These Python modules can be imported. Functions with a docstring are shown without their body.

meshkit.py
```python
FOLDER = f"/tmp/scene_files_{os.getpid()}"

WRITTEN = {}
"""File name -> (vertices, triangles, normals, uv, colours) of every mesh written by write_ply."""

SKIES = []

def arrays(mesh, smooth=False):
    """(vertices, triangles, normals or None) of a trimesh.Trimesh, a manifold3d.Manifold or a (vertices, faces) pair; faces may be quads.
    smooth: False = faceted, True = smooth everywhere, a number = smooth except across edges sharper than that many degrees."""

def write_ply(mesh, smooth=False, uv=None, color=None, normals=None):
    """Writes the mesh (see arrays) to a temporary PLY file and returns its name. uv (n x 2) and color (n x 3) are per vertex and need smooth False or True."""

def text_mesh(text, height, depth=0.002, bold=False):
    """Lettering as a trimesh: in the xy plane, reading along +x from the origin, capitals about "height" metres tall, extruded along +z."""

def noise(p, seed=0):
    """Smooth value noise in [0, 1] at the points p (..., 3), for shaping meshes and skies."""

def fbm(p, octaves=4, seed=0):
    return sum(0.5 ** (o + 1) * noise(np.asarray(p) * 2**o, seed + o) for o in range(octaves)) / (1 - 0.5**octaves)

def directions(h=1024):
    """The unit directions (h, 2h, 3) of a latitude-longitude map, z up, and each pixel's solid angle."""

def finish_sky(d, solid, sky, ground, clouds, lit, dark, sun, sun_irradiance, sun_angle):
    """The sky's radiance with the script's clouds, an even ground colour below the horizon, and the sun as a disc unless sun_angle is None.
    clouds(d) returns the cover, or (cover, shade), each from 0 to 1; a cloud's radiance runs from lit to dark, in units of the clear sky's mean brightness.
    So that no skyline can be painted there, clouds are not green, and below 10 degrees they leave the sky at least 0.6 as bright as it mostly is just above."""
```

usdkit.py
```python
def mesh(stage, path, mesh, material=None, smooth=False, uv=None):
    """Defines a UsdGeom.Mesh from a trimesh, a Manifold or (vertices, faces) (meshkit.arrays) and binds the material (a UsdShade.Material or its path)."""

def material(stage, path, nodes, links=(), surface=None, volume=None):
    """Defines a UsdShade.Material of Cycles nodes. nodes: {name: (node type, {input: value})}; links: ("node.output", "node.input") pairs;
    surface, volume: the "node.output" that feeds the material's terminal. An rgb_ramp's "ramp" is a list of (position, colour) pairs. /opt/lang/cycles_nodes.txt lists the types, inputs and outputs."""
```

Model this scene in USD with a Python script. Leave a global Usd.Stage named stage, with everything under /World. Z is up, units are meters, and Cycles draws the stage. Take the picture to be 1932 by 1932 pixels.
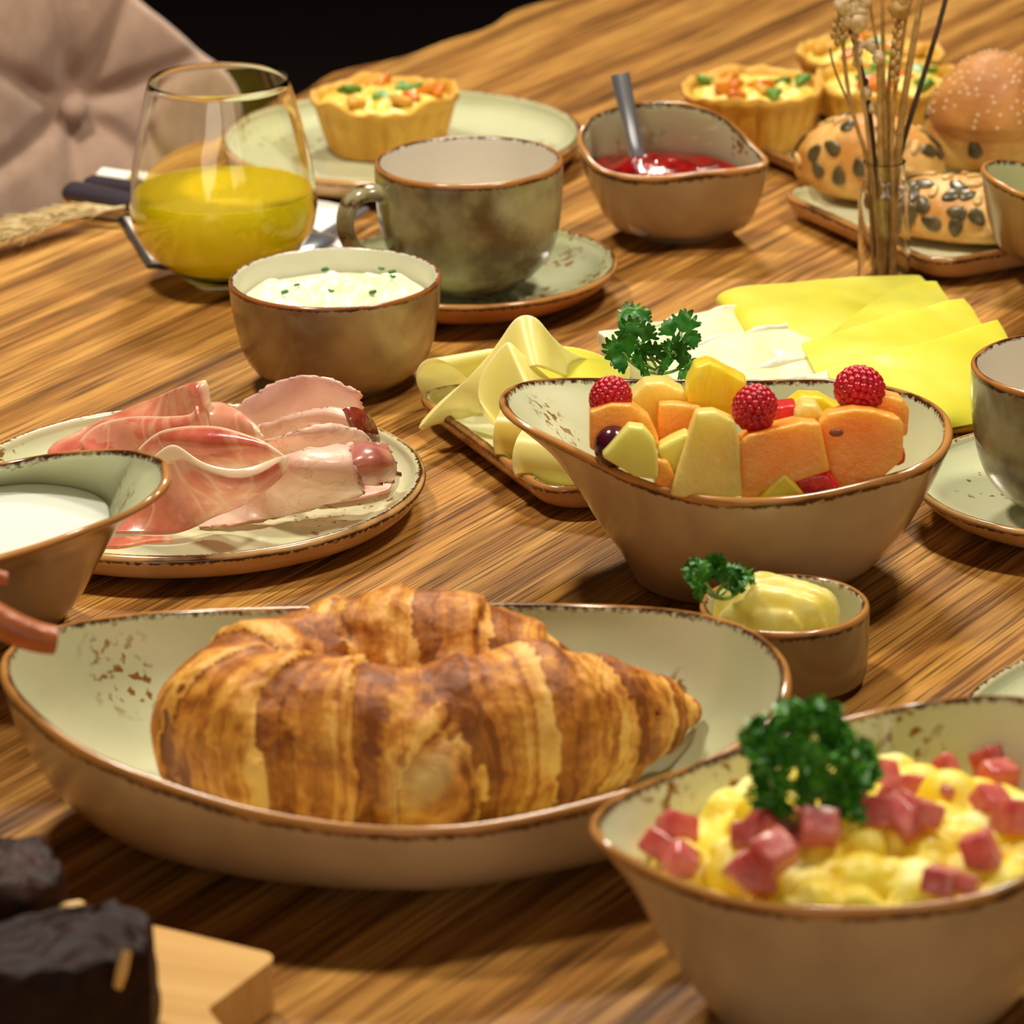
import math, random
import numpy as np, trimesh, manifold3d as m3
import usdkit, meshkit
from shapely.geometry import Polygon, Point
from shapely import affinity
from shapely.ops import unary_union
from scipy.interpolate import CubicSpline, RectBivariateSpline, PchipInterpolator
from pxr import Usd, UsdGeom, UsdLux, UsdShade, Gf, Sdf, Vt

stage = Usd.Stage.CreateInMemory()
UsdGeom.SetStageUpAxis(stage, UsdGeom.Tokens.z)
UsdGeom.SetStageMetersPerUnit(stage, 1.0)
UsdGeom.Xform.Define(stage, '/World')
RNG = np.random.default_rng(7)
TZ = 0.75                                   # table top height

# ---------------------------------------------------------------- camera
F = 8500.0; PITCH = math.radians(19.8); ROLL = math.radians(1.2); HC = 0.645
fw = np.array([0, math.cos(PITCH), -math.sin(PITCH)]); up0 = np.array([0, math.sin(PITCH), math.cos(PITCH)])
rt = math.cos(ROLL) * np.array([1., 0, 0]) - math.sin(ROLL) * up0
up = math.cos(ROLL) * up0 + math.sin(ROLL) * np.array([1., 0, 0])
EYE = np.array([0, 0, TZ + HC])
cam = UsdGeom.Camera.Define(stage, '/World/camera')
cam.CreateHorizontalApertureAttr(36.0); cam.CreateVerticalApertureAttr(36.0)
cam.CreateFocalLengthAttr(F / 1932 * 36.0)
cam.CreateClippingRangeAttr(Gf.Vec2f(0.05, 60))
cam.CreateFStopAttr(15.5); cam.CreateFocusDistanceAttr(1.87)
M = Gf.Matrix4d(1.0)
for i, v in enumerate((rt, up, -fw, EYE)):
    M.SetRow(i, Gf.Vec4d(*[float(c) for c in v], 1.0 if i == 3 else 0.0))
cam.AddTransformOp().Set(M)
cam.CreateExposureAttr(0.55)

# ---------------------------------------------------------------- lights
def rect(name, pos, target, w, h, power, col):
    l = UsdLux.RectLight.Define(stage, '/World/' + name)
    l.CreateWidthAttr(w); l.CreateHeightAttr(h); l.CreateIntensityAttr(power); l.CreateColorAttr(Gf.Vec3f(*col))
    m = Gf.Matrix4d(1.0); m.SetLookAt(Gf.Vec3d(*pos), Gf.Vec3d(*target), Gf.Vec3d(0.01, 1, 0.02))
    l.AddTransformOp().Set(m.GetInverse())
WARM = (1.0, 0.93, 0.77)
rect('unseen_overhead_light', (-0.42, 1.95, 2.0), (-0.2, 1.9, TZ), 0.15, 0.15, 125.0, WARM)  # overhead lamp out of view, placed for shadows on both sides of the dishes
rect('unseen_overhead_light_001', (0.50, 1.75, 2.0), (0.25, 1.75, TZ), 0.15, 0.15, 115.0, WARM)  # second overhead lamp, also out of view, lighting from the right
rect('unseen_rear_light', (0.1, 3.6, 2.6), (0.05, 2.0, TZ), 0.4, 0.16, 130.0, WARM)  # unseen lamp beyond the table, throws shadows toward the camera
rect('unseen_front_light', (-0.9, -2.6, 1.75), (0.0, 1.8, TZ), 2.4, 1.2, 2.2, (1, .88, .70))  # low light out of view behind the camera, brightens the bowl fronts
rect('unseen_front_light_001', (1.4, -2.2, 1.75), (0.0, 1.8, TZ), 2.4, 1.2, 1.25, (1, .88, .70))  # its unseen partner on the right, also lighting the bowl fronts

# ---------------------------------------------------------------- geometry helpers
def at(px, py, z=0.0):
    """World point at height z above the table that the photograph shows at pixel (px, py)."""
    d = fw * F + rt * (px - 966) + up * (966 - py)
    return EYE + d * ((TZ + z - EYE[2]) / d[2])
def atY(px, py, y):
    d = fw * F + rt * (px - 966) + up * (966 - py)
    return EYE + d * (y / d[1])
def nz(p, s, seed=0, oc=3):
    return meshkit.fbm(np.asarray(p) * s + 100, oc, seed) - 0.5
def lin(*c):
    c = np.array(c, float) / 255
    return tuple(np.where(c < 0.04045, c / 12.92, ((c + 0.055) / 1.055) ** 2.4))
def grid_faces(n, m, wrap=True, flip=False):
    """Quads between n rows of m points."""
    i, j = np.meshgrid(np.arange(n - 1), np.arange(m if wrap else m - 1), indexing='ij'); k = (j + 1) % m
    q = np.stack([i * m + j, i * m + k, (i + 1) * m + k, (i + 1) * m + j], -1).reshape(-1, 4)
    if flip: q = q[:, ::-1]
    return np.vstack([q[:, [0, 1, 2]], q[:, [0, 2, 3]]])
def closed(rows):
    """Closed surface from rows of ring points; first and last row are capped by their centre."""
    n, m = len(rows), len(rows[0])
    v = np.vstack(list(rows) + [rows[0].mean(0)[None], rows[-1].mean(0)[None]])
    f = grid_faces(n, m)
    j = np.arange(m); k = (j + 1) % m
    f = np.vstack([f, np.stack([np.full(m, n * m), k, j], 1), np.stack([np.full(m, n * m + 1), (n - 1) * m + j, (n - 1) * m + k], 1)])
    t = trimesh.Trimesh(v, f, process=False)
    if t.volume < 0: f = f[:, ::-1]
    return v, f
def tube(path, r, k=10, flat=1.0, n=None, upv=(0, 0, 1)):
    path = np.asarray(path, float)
    r = np.broadcast_to(np.asarray(r, float), (len(path),))
    if n:
        t = np.r_[0, np.cumsum(np.linalg.norm(np.diff(path, axis=0), axis=1))]; s = np.linspace(0, t[-1], n)
        r = np.interp(s, t, r); path = CubicSpline(t, path)(s) if len(path) > 2 else np.stack([np.interp(s, t, c) for c in path.T], 1)
    T = np.gradient(path, axis=0); T /= np.linalg.norm(T, axis=1)[:, None]
    a = np.array(upv, float)
    if abs(T[0] @ a) > 0.95: a = np.array([1., 0, 0])
    rows = []
    th = np.linspace(0, 2 * np.pi, k, endpoint=False)
    N = np.cross(a, T[0]); N /= np.linalg.norm(N)
    for p, t, rr in zip(path, T, r):
        N = N - t * (N @ t); N /= np.linalg.norm(N); B = np.cross(t, N)
        rows.append(p + rr * (np.cos(th)[:, None] * N * flat + np.sin(th)[:, None] * B))
    return closed(rows)
def join(*ms):
    return trimesh.util.concatenate([m if isinstance(m, trimesh.Trimesh) else trimesh.Trimesh(*m, process=False) for m in ms])
def rounded(pts, r, seg=10):
    """Hull of spheres at pts."""
    s = m3.Manifold.sphere(r, seg)
    return trimesh_of(m3.Manifold.batch_hull([s.translate([float(c) for c in p]) for p in pts]))
def trimesh_of(m):
    m = m.to_mesh(); return trimesh.Trimesh(m.vert_properties[:, :3], m.tri_verts, process=False)
def rough(t, amp, scale, edge, seed=0, oc=3):
    """Refine a solid to an edge length and roughen it along its normals."""
    m = m3.Manifold(m3.Mesh(np.asarray(t.vertices, np.float32), np.asarray(t.faces, np.uint32))).refine_to_length(edge)
    t = trimesh_of(m); n = np.array(t.vertex_normals)
    t.vertices = t.vertices + n * (amp * 2 * nz(t.vertices, scale, seed, oc))[:, None]
    return t
def isosurf(f, lo, hi, h):
    """Surface nets of f = 0 (f < 0 inside)."""
    ax = [np.arange(a, b + h, h) for a, b in zip(lo, hi)]
    G = np.stack(np.meshgrid(*ax, indexing='ij'), -1); V = f(G); s = V < 0; sh = np.array(V.shape)
    acc = np.zeros((*(sh - 1), 3)); cnt = np.zeros(sh - 1)
    quads = []
    def sl(o): return tuple(slice(a, n - 1 + a) for a, n in zip(o, sh))
    for d in range(3):
        o0 = [0, 0, 0]; e = [(a, b) for a in (0, 1) for b in (0, 1)]; oth = [i for i in range(3) if i != d]
        for a, b in e:
            p = [0, 0, 0]; p[oth[0]] = a; p[oth[1]] = b; q = list(p); q[d] = 1
            v0, v1 = V[sl(p)], V[sl(q)]; c = (v0 < 0) != (v1 < 0)
            t = np.where(c, v0 / np.where(c, v0 - v1, 1), 0)
            acc += np.where(c[..., None], G[sl(p)] + (G[sl(q)] - G[sl(p)]) * t[..., None], 0); cnt += c
    idx = -np.ones(sh - 1, int); act = cnt > 0; idx[act] = np.arange(act.sum())
    P = acc[act] / cnt[act][:, None]
    for d in range(3):
        u, w = [(1, 2), (2, 0), (0, 1)][d]
        a = [slice(None)] * 3; b = [slice(None)] * 3
        a[d] = slice(0, -1); b[d] = slice(1, None)
        for k in (u, w): a[k] = slice(1, -1); b[k] = slice(1, -1)
        c = s[tuple(a)] != s[tuple(b)]; I = np.argwhere(c)
        I[:, u] += 1; I[:, w] += 1
        inside = s[tuple(I.T)]
        def at_(du, dw):
            J = I.copy(); J[:, u] -= du; J[:, w] -= dw; return idx[tuple(J.T)]
        q = np.stack([at_(1, 1), at_(0, 1), at_(0, 0), at_(1, 0)], 1)
        q[~inside] = q[~inside][:, ::-1]; quads.append(q)
    q = np.vstack(quads)
    return P, np.vstack([q[:, [0, 1, 2]], q[:, [0, 2, 3]]])
def patch(ctrl, th=0.0014, n=26, m=26, wob=0.0, ragged=0.0, seed=0, px=True):
    """A slice: a control net of (px, py, z) or world points, splined, given a thickness. Returns vertices, faces, u, v."""
    c = np.array([[at(*p) if px else p for p in row] for row in ctrl], float); K, L = c.shape[:2]
    ug, vg = np.linspace(0, 1, n), np.linspace(0, 1, m)
    S = np.stack([RectBivariateSpline(np.linspace(0, 1, K), np.linspace(0, 1, L), c[..., i], kx=min(3, K - 1), ky=min(3, L - 1))(ug, vg) for i in range(3)], -1)
    if wob: S[..., 2] += wob * 2 * nz(S, 45, seed, 2)
    if ragged:
        U, W = np.meshgrid(ug, vg, indexing='ij')
        e = np.minimum(np.minimum(U, 1 - U), np.minimum(W, 1 - W)) < 0.02
        jit = ragged * 2 * np.stack([nz(S, 300, seed + k, 2) for k in range(3)], -1); jit[..., 2] *= .3
        S = S + jit * e[..., None]
    du, dv = np.gradient(S, axis=0), np.gradient(S, axis=1)
    N = np.cross(du, dv); N /= np.maximum(np.linalg.norm(N, axis=-1), 1e-9)[..., None]
    A, B = (S + N * th / 2).reshape(-1, 3), (S - N * th / 2).reshape(-1, 3)
    f = grid_faces(n, m, wrap=False); k = n * m
    loop = np.r_[np.arange(m), np.arange(1, n) * m + m - 1, (n - 1) * m + np.arange(m - 2, -1, -1), np.arange(n - 2, 0, -1) * m]
    nx = np.roll(loop, -1)
    side = np.vstack([np.stack([loop, loop + k, nx + k], 1), np.stack([loop, nx + k, nx], 1)])
    U, W = np.meshgrid(ug, vg, indexing='ij')
    v = np.vstack([A, B]); fs = np.vstack([f, f[:, ::-1] + k, side])
    if trimesh.Trimesh(v, fs, process=False).volume < 0: fs = fs[:, ::-1]
    return v, fs, np.r_[U.ravel(), U.ravel()], np.r_[W.ravel(), W.ravel()]

# ---------------------------------------------------------------- prim helpers
used = {}
def numbered(parent, name):
    k = (str(parent), name); n = used.get(k, 0); used[k] = n + 1
    return name if n == 0 else f'{name}_{n:03d}'
class Thing:
    def __init__(s, path, loc): s.path, s.loc = path, np.asarray(loc, float)
def tag(prim, label=None, cat=None, group=None, kind=None):
    for k, v in (('label', label), ('category', cat), ('group', group), ('kind', kind)):
        if v: prim.SetCustomDataByKey(k, v)
def thing(name, label, cat, loc, group=None, kind=None):
    p = '/World/' + numbered('/World', name)
    x = UsdGeom.Xform.Define(stage, p); x.AddTranslateOp().Set(Gf.Vec3d(*[float(c) for c in loc]))
    tag(x.GetPrim(), label, cat, group, kind)
    return Thing(p, loc)
def part(parent, name, mesh, mat, smooth=40, label=None, attrs=None, kind=None):
    """A mesh given in world coordinates, stored relative to its thing's base."""
    p = parent.path + '/' + numbered(parent.path, name)
    if isinstance(mesh, trimesh.Trimesh): v, f = np.array(mesh.vertices), np.array(mesh.faces)
    else: v, f = np.asarray(mesh[0], float), np.asarray(mesh[1])
    m = usdkit.mesh(stage, p, (v - parent.loc, f), mat, smooth=True if attrs else smooth)
    for k, a in (attrs or {}).items():
        UsdGeom.PrimvarsAPI(m).CreatePrimvar(k, Sdf.ValueTypeNames.FloatArray, 'vertex').Set(Vt.FloatArray.FromNumpy(np.asarray(a, np.float32)))
    tag(m.GetPrim(), label, kind=kind)
    return Thing(p, parent.loc)
def single(name, label, cat, loc, mesh, mat, smooth=40, group=None, attrs=None, kind=None):
    """A thing that is one mesh."""
    p = '/World/' + numbered('/World', name); loc = np.asarray(loc, float)
    if isinstance(mesh, trimesh.Trimesh): v, f = np.array(mesh.vertices), np.array(mesh.faces)
    else: v, f = np.asarray(mesh[0], float), np.asarray(mesh[1])
    m = usdkit.mesh(stage, p, (v - loc, f), mat, smooth=True if attrs else smooth)
    m.AddTranslateOp().Set(Gf.Vec3d(*[float(c) for c in loc]))
    for k, a in (attrs or {}).items():
        UsdGeom.PrimvarsAPI(m).CreatePrimvar(k, Sdf.ValueTypeNames.FloatArray, 'vertex').Set(Vt.FloatArray.FromNumpy(np.asarray(a, np.float32)))
    tag(m.GetPrim(), label, cat, group, kind)
    return Thing(p, loc)

# ---------------------------------------------------------------- materials
MATS = {}
def mat(name, nodes, links, surface='p.BSDF', volume=None):
    MATS[name] = usdkit.material(stage, '/World/Looks/' + name, nodes, links, surface=surface, volume=volume); return MATS[name]
def pbr(name, c1, c2=None, scale=40, rough=0.4, bump=0.0, bscale=200, spec=0.5, sss=0.0, sssc=(1, .6, .4), sscale=0.004, stretch=(1, 1, 1), coat=0.0, lo=.38, hi=.62, detail=3, metallic=0.0, sheen=0.0, third=None, bdist=0.002, trans=0.0):
    nodes = {'t': ('texture_coordinate', {}), 'm': ('mapping', {'scale': stretch}),
             'p': ('principled_bsdf', {'roughness': rough, 'specular_ior_level': spec, 'coat_weight': coat, 'metallic': metallic, 'sheen_weight': sheen, 'transmission_weight': trans,
                                       'subsurface_weight': sss, 'subsurface_radius': sssc, 'subsurface_scale': sscale, 'base_color': lin(*c1)})}
    links = [('t.object', 'm.vector')]
    if c2 is not None:
        nodes['n'] = ('noise_texture', {'scale': scale, 'detail': detail, 'roughness': .6})
        r = [(lo, lin(*c1)), (hi, lin(*c2))]
        if third: r.append((third[0], lin(*third[1])))
        nodes['r'] = ('rgb_ramp', {'ramp': r})
        links += [('m.vector', 'n.vector'), ('n.fac', 'r.fac'), ('r.color', 'p.base_color')]
    if bump:
        nodes['n2'] = ('noise_texture', {'scale': bscale, 'detail': 3}); nodes['b'] = ('bump', {'strength': bump, 'distance': bdist})
        links += [('m.vector', 'n2.vector'), ('n2.fac', 'b.height'), ('b.normal', 'p.normal')]
    return mat(name, nodes, links)
def glaze(name, outer, outer2, inner, inner2, rim1=(184, 128, 68), rim2=(70, 36, 16), band=0.0035, speck=0.62, speckcol=(140, 95, 40), oscale=25, jag=0.004, patches=()):
    nodes = {'t': ('texture_coordinate', {}), 'e': ('attribute', {'attribute': 'edge'}), 'i': ('attribute', {'attribute': 'inside'}),
             'no': ('noise_texture', {'scale': oscale, 'detail': 4}), 'ro': ('rgb_ramp', {'ramp': [(.4, lin(*outer)), (.62, lin(*outer2))]}),
             'ni': ('noise_texture', {'scale': 14, 'detail': 4}), 'ri': ('rgb_ramp', {'ramp': [(.38, lin(*inner)), (.64, lin(*inner2))]}),
             'mx': ('mix', {}),
             'ns': ('noise_texture', {'scale': 230, 'detail': 3}), 'np': ('noise_texture', {'scale': 22, 'detail': 3}),
             'sp': ('map_range', {'clamp': True, 'from_min': speck - .06, 'from_max': speck - .01}), 'pp': ('map_range', {'clamp': True, 'from_min': .54, 'from_max': .60}),
             's1': ('math', {'math_type': 'multiply'}), 's2': ('math', {'math_type': 'multiply'}), 'ms': ('mix', {'color2': lin(*speckcol)}),
             'nr': ('noise_texture', {'scale': 420, 'detail': 2}), 'nw': ('noise_texture', {'scale': 35, 'detail': 3}),
             'j': ('math', {'math_type': 'multiply_add', 'value2': jag, 'value3': -jag / 2}), 'a': ('math', {'math_type': 'add'}),
             'bm': ('map_range', {'clamp': True, 'from_min': band * .85, 'from_max': band * 1.15, 'to_min': 1.0, 'to_max': 0.0}),
             'rr': ('rgb_ramp', {'ramp': [(.0, lin(*rim1)), (.45, lin(*rim1)), (.8, lin(*rim2)), (1, lin(*rim2))]}),
             'rd': ('map_range', {'clamp': True, 'from_min': 0.0, 'from_max': band}), 'rn': ('math', {'math_type': 'multiply_add', 'value2': 1.6, 'value3': -.8}), 'rs': ('math', {'math_type': 'add'}),
             'mr': ('mix', {}), 'p': ('principled_bsdf', {'roughness': .16, 'specular_ior_level': .5})}
    L = [('t.object', 'no.vector'), ('t.object', 'ni.vector'), ('t.object', 'ns.vector'), ('t.object', 'np.vector'), ('t.object', 'nr.vector'), ('t.object', 'nw.vector'),
         ('no.fac', 'ro.fac'), ('ni.fac', 'ri.fac'), ('i.fac', 'mx.fac'), ('ro.color', 'mx.color1'), ('ri.color', 'mx.color2'),
         ('ns.fac', 'sp.value'), ('np.fac', 'pp.value'), ('sp.result', 's1.value1'), ('pp.result', 's1.value2'), ('s1.value', 's2.value1'), ('i.fac', 's2.value2'),
         ('s2.value', 'ms.fac'), ('mx.color', 'ms.color1'),
         ('nr.fac', 'j.value1'), ('e.fac', 'a.value1'), ('j.value', 'a.value2'), ('a.value', 'bm.value'),
         ('e.fac', 'rd.value'), ('nw.fac', 'rn.value1'), ('rd.result', 'rs.value1'), ('rn.value', 'rs.value2'), ('rs.value', 'rr.fac'),
         ('bm.result', 'mr.fac'), ('ms.color', 'mr.color1'), ('rr.color', 'mr.color2'), ('mr.color', 'p.base_color')]
    if patches:
        nodes['pk'] = ('math', {'math_type': 'multiply_add', 'value2': .5}); L.remove(('np.fac', 'pp.value')); prev = None
        nodes['np'][1]['scale'] = 60; nodes['pp'][1].update(from_min=.62, from_max=.80)
        for i, (p, r) in enumerate(patches):
            nodes[f'd{i}'] = ('vector_math', {'math_type': 'distance', 'vector2': tuple(p)}); nodes[f'e{i}'] = ('map_range', {'clamp': True, 'from_min': 0.0, 'from_max': r, 'to_min': .75, 'to_max': 0.0})
            L += [('t.object', f'd{i}.vector1'), (f'd{i}.value', f'e{i}.value')]
            if prev:
                nodes[f'x{i}'] = ('math', {'math_type': 'maximum'}); L += [(prev, f'x{i}.value1'), (f'e{i}.result', f'x{i}.value2')]; prev = f'x{i}.value'
            else: prev = f'e{i}.result'
        L += [('np.fac', 'pk.value1'), (prev, 'pk.value3'), ('pk.value', 'pp.value')]
    return mat(name, nodes, L)
BEIGE, BEIGE2 = (172, 146, 110), (186, 160, 122)
GREEN, GREEN2 = (212, 208, 172), (196, 198, 158)
glaze('freestyle_glaze', BEIGE, BEIGE2, GREEN, GREEN2)
glaze('plate_glaze', (205, 165, 115), (180, 135, 85), GREEN, (198, 200, 160), speck=.66, band=.0030, rim1=(200, 154, 96))
glaze('cup_glaze', (168, 160, 118), (100, 80, 52), (222, 212, 196), (216, 206, 190), band=.0030, rim1=(170, 112, 58), oscale=32, speck=.9, jag=.003)
glaze('dip_glaze', (128, 98, 64), (170, 142, 98), (222, 216, 194), (216, 210, 188), rim1=(150, 85, 40), rim2=(60, 35, 25), band=.002, speck=.9, jag=.003)
glaze('saucer_glaze', (190, 130, 80), (170, 110, 65), (200, 200, 165), (176, 176, 128), band=.003, speck=.56)
glaze('tray_glaze', (196, 150, 100), (180, 130, 80), GREEN, (196, 190, 140), band=.003, speck=.7)

# wood of the table: grain runs along the table's far edge
EDGE_D = np.array([0.534, 0.845, 0]); EDGE_N = np.array([0.845, -0.534, 0]); ANG = math.atan2(.845, .534)
def wood(name, cols, rough=.5, ang=0.0, pores=True, s=1.0):
    nodes = {'t': ('texture_coordinate', {}), 'm': ('mapping', {'rotation': (0, 0, -ang)}),
             'w1': ('vector_math', {'math_type': 'multiply', 'vector2': (1.3 * s, 13 * s, 4)}), 'd': ('noise_texture', {'scale': 1.0, 'detail': 3}),
             'w2': ('vector_math', {'math_type': 'multiply', 'vector2': (3.4 * s, 170 * s, 20)}), 'g': ('noise_texture', {'scale': 1.0, 'detail': 5, 'roughness': .7, 'distortion': .4}),
             'w3': ('vector_math', {'math_type': 'multiply', 'vector2': (14 * s, 640 * s, 60)}), 'f': ('noise_texture', {'scale': 1.0, 'detail': 2}),
             'wv': ('wave_texture', {'wave_type': 'bands', 'bands_direction': 'y', 'scale': 9.0 * s, 'distortion': 14.0, 'detail': 3, 'detail_scale': 0.6, 'detail_roughness': .5}),
             'w4': ('vector_math', {'math_type': 'multiply', 'vector2': (.22, 1, 1)}),
             'a1': ('math', {'math_type': 'multiply_add', 'value2': .24}), 'a2': ('math', {'math_type': 'multiply_add', 'value2': .66}), 'a3': ('math', {'math_type': 'multiply_add', 'value2': .12, 'value3': -.09}),
             'r': ('rgb_ramp', {'ramp': [(.26, lin(*cols[0])), (.38, lin(*cols[1])), (.50, lin(*cols[2])), (.63, lin(*cols[3]))]}),
             'pr': ('map_range', {'clamp': True, 'from_min': .52, 'from_max': .64}), 'pm': ('mix', {'color2': lin(*cols[4])}), 'pk': ('math', {'math_type': 'multiply', 'value2': .75 if pores else .1}),
             'b': ('bump', {'strength': .25, 'distance': .0012, 'invert': True}),
             'p': ('principled_bsdf', {'roughness': rough, 'specular_ior_level': .1})}
    L = [('t.object', 'm.vector'), ('m.vector', 'w1.vector1'), ('m.vector', 'w2.vector1'), ('m.vector', 'w3.vector1'), ('m.vector', 'w4.vector1'),
         ('w1.vector', 'd.vector'), ('w2.vector', 'g.vector'), ('w3.vector', 'f.vector'), ('w4.vector', 'wv.vector'),
         ('wv.fac', 'a3.value1'), ('g.fac', 'a2.value1'), ('a3.value', 'a2.value3'), ('d.fac', 'a1.value1'), ('a2.value', 'a1.value3'), ('a1.value', 'r.fac'),
         ('f.fac', 'pr.value'), ('pr.result', 'pk.value1'), ('pk.value', 'pm.fac'), ('r.color', 'pm.color1'), ('pm.color', 'p.base_color'),
         ('pr.result', 'b.height'), ('b.normal', 'p.normal')]
    return mat(name, nodes, L)
wood('oak_table', [(96, 58, 22), (156, 104, 46), (196, 142, 70), (224, 174, 100), (66, 40, 16)], ang=ANG)
wood('pale_board_wood', [(196, 146, 78), (206, 156, 88), (212, 164, 96), (218, 170, 104), (172, 122, 64)], ang=math.radians(-20), pores=False, rough=.5)
wood('floor_wood', [(58, 46, 46), (62, 50, 50), (66, 54, 54), (70, 58, 56), (46, 36, 36)], rough=.8)
pbr('dark_wall', (34, 28, 26), (40, 33, 30), scale=6, rough=.9)
pbr('unseen_ceiling_dim', (120, 112, 102), rough=.9)  # ceiling is out of view, toned down so table shadows get less bounce
pbr('velvet', (184, 150, 130), (198, 164, 144), scale=60, rough=.85, sheen=.4, bump=.15, bscale=900)
pbr('black_metal', (25, 25, 27), rough=.4)
pbr('steel', (178, 178, 188), rough=.2, metallic=.75)
pbr('dark_steel', (96, 86, 96), rough=.2, metallic=.6)
pbr('linen_white', (240, 236, 230), rough=.8, bump=.2, bscale=900)
pbr('linen_dark', (40, 32, 34), rough=.8)
pbr('paper', (244, 240, 228), rough=.7)
pbr('paper_edge', (205, 165, 70), rough=.7)

# ---------------------------------------------------------------- the room
room = [('floor', (-4, 4, -3.5, 8, -.02, 0), 'floor_wood'), ('ceiling', (-4, 4, -3.5, 8, 2.8, 2.85), 'unseen_ceiling_dim'), ('wall_back', (-4, 4, 8, 8.1, 0, 2.8), 'dark_wall'),
        ('wall_front', (-4, 4, -3.6, -3.5, 0, 2.8), 'dark_wall'), ('wall_left', (-4.1, -4, -3.5, 8, 0, 2.8), 'dark_wall'), ('wall_right', (4, 4.1, -3.5, 8, 0, 2.8), 'dark_wall')]
for n, (x0, x1, y0, y1, z0, z1), mt in room:
    b = trimesh.creation.box(bounds=[[x0, y0, z0], [x1, y1, z1]])
    single(n, {'floor': 'dark brown floor seen beyond the table edge'}.get(n, 'plain ' + n.replace('_', ' ')), n.split('_')[0], (0, 0, 0), b, MATS[mt], smooth=False, kind='structure')

# ---------------------------------------------------------------- the table
table = thing('dining_table', 'long oak table with a wavy natural edge, carrying the whole breakfast', 'table', (0, 1.9, 0))
def edge_pt(s, off=0.0):
    p0 = np.array([-0.263, 2.261, 0.])
    return p0 + EDGE_D * s + EDGE_N * off
ss = np.linspace(-1.6, 1.5, 240)
wave = 0.007 * np.sin(ss * 13 + .4) + 0.006 * np.sin(ss * 31 + 1) + 0.003 * np.sin(ss * 70)
outl = [edge_pt(s, w)[:2] for s, w in zip(ss, wave)] + [edge_pt(s, 1.05 + .01 * math.sin(s * 9))[:2] for s in ss[::-8]]
top = trimesh.creation.extrude_polygon(Polygon(outl), 0.042, engine='earcut'); top.apply_translation([0, 0, TZ - .042])
part(table, 'tabletop', top, MATS['oak_table'], smooth=30)
for s, o in ((-1.3, .12), (-1.3, .93), (1.2, .12), (1.2, .93)):
    p = edge_pt(s, o)
    part(table, 'leg', trimesh.creation.box(bounds=[[p[0] - .035, p[1] - .035, 0], [p[0] + .035, p[1] + .035, TZ - .042]]), MATS['black_metal'], smooth=False)

# ---------------------------------------------------------------- the velvet chair beyond the far edge
D0 = 2.52
bt = atY(163, 212, D0)                                   # the button
nrm = np.array([.42, -.90, .10]); nrm /= np.linalg.norm(nrm)
hx = np.cross((0, 0, 1), nrm) * -1; hx = np.array([nrm[1] * -1, nrm[0], 0]); hx /= np.linalg.norm(hx); vz = np.cross(nrm, hx); vz = vz if vz[2] > 0 else -vz
def on_plane(px, py):
    d = atY(px, py, 1.0) - EYE; t = ((bt - EYE) @ nrm) / (d @ nrm); return EYE + d * t
def uv(p): return np.array([(p - bt) @ hx, (p - bt) @ vz])
chair = thing('velvet_chair', 'dusty pink tufted velvet chair standing beyond the far table edge', 'chair', (bt[0] - .12, bt[1] + .05, 0))
edge_pts = [(180, -140), (230, -60), (275, 0), (330, 45), (400, 105), (455, 150), (478, 200), (484, 300), (480, 420), (470, 620)]
right = np.array([uv(on_plane(*p)) for p in edge_pts]); order = np.argsort(right[:, 1])
vv = np.linspace(right[:, 1].min(), right[:, 1].max(), 110); rx = PchipInterpolator(right[order, 1], right[order, 0])(vv)
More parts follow.
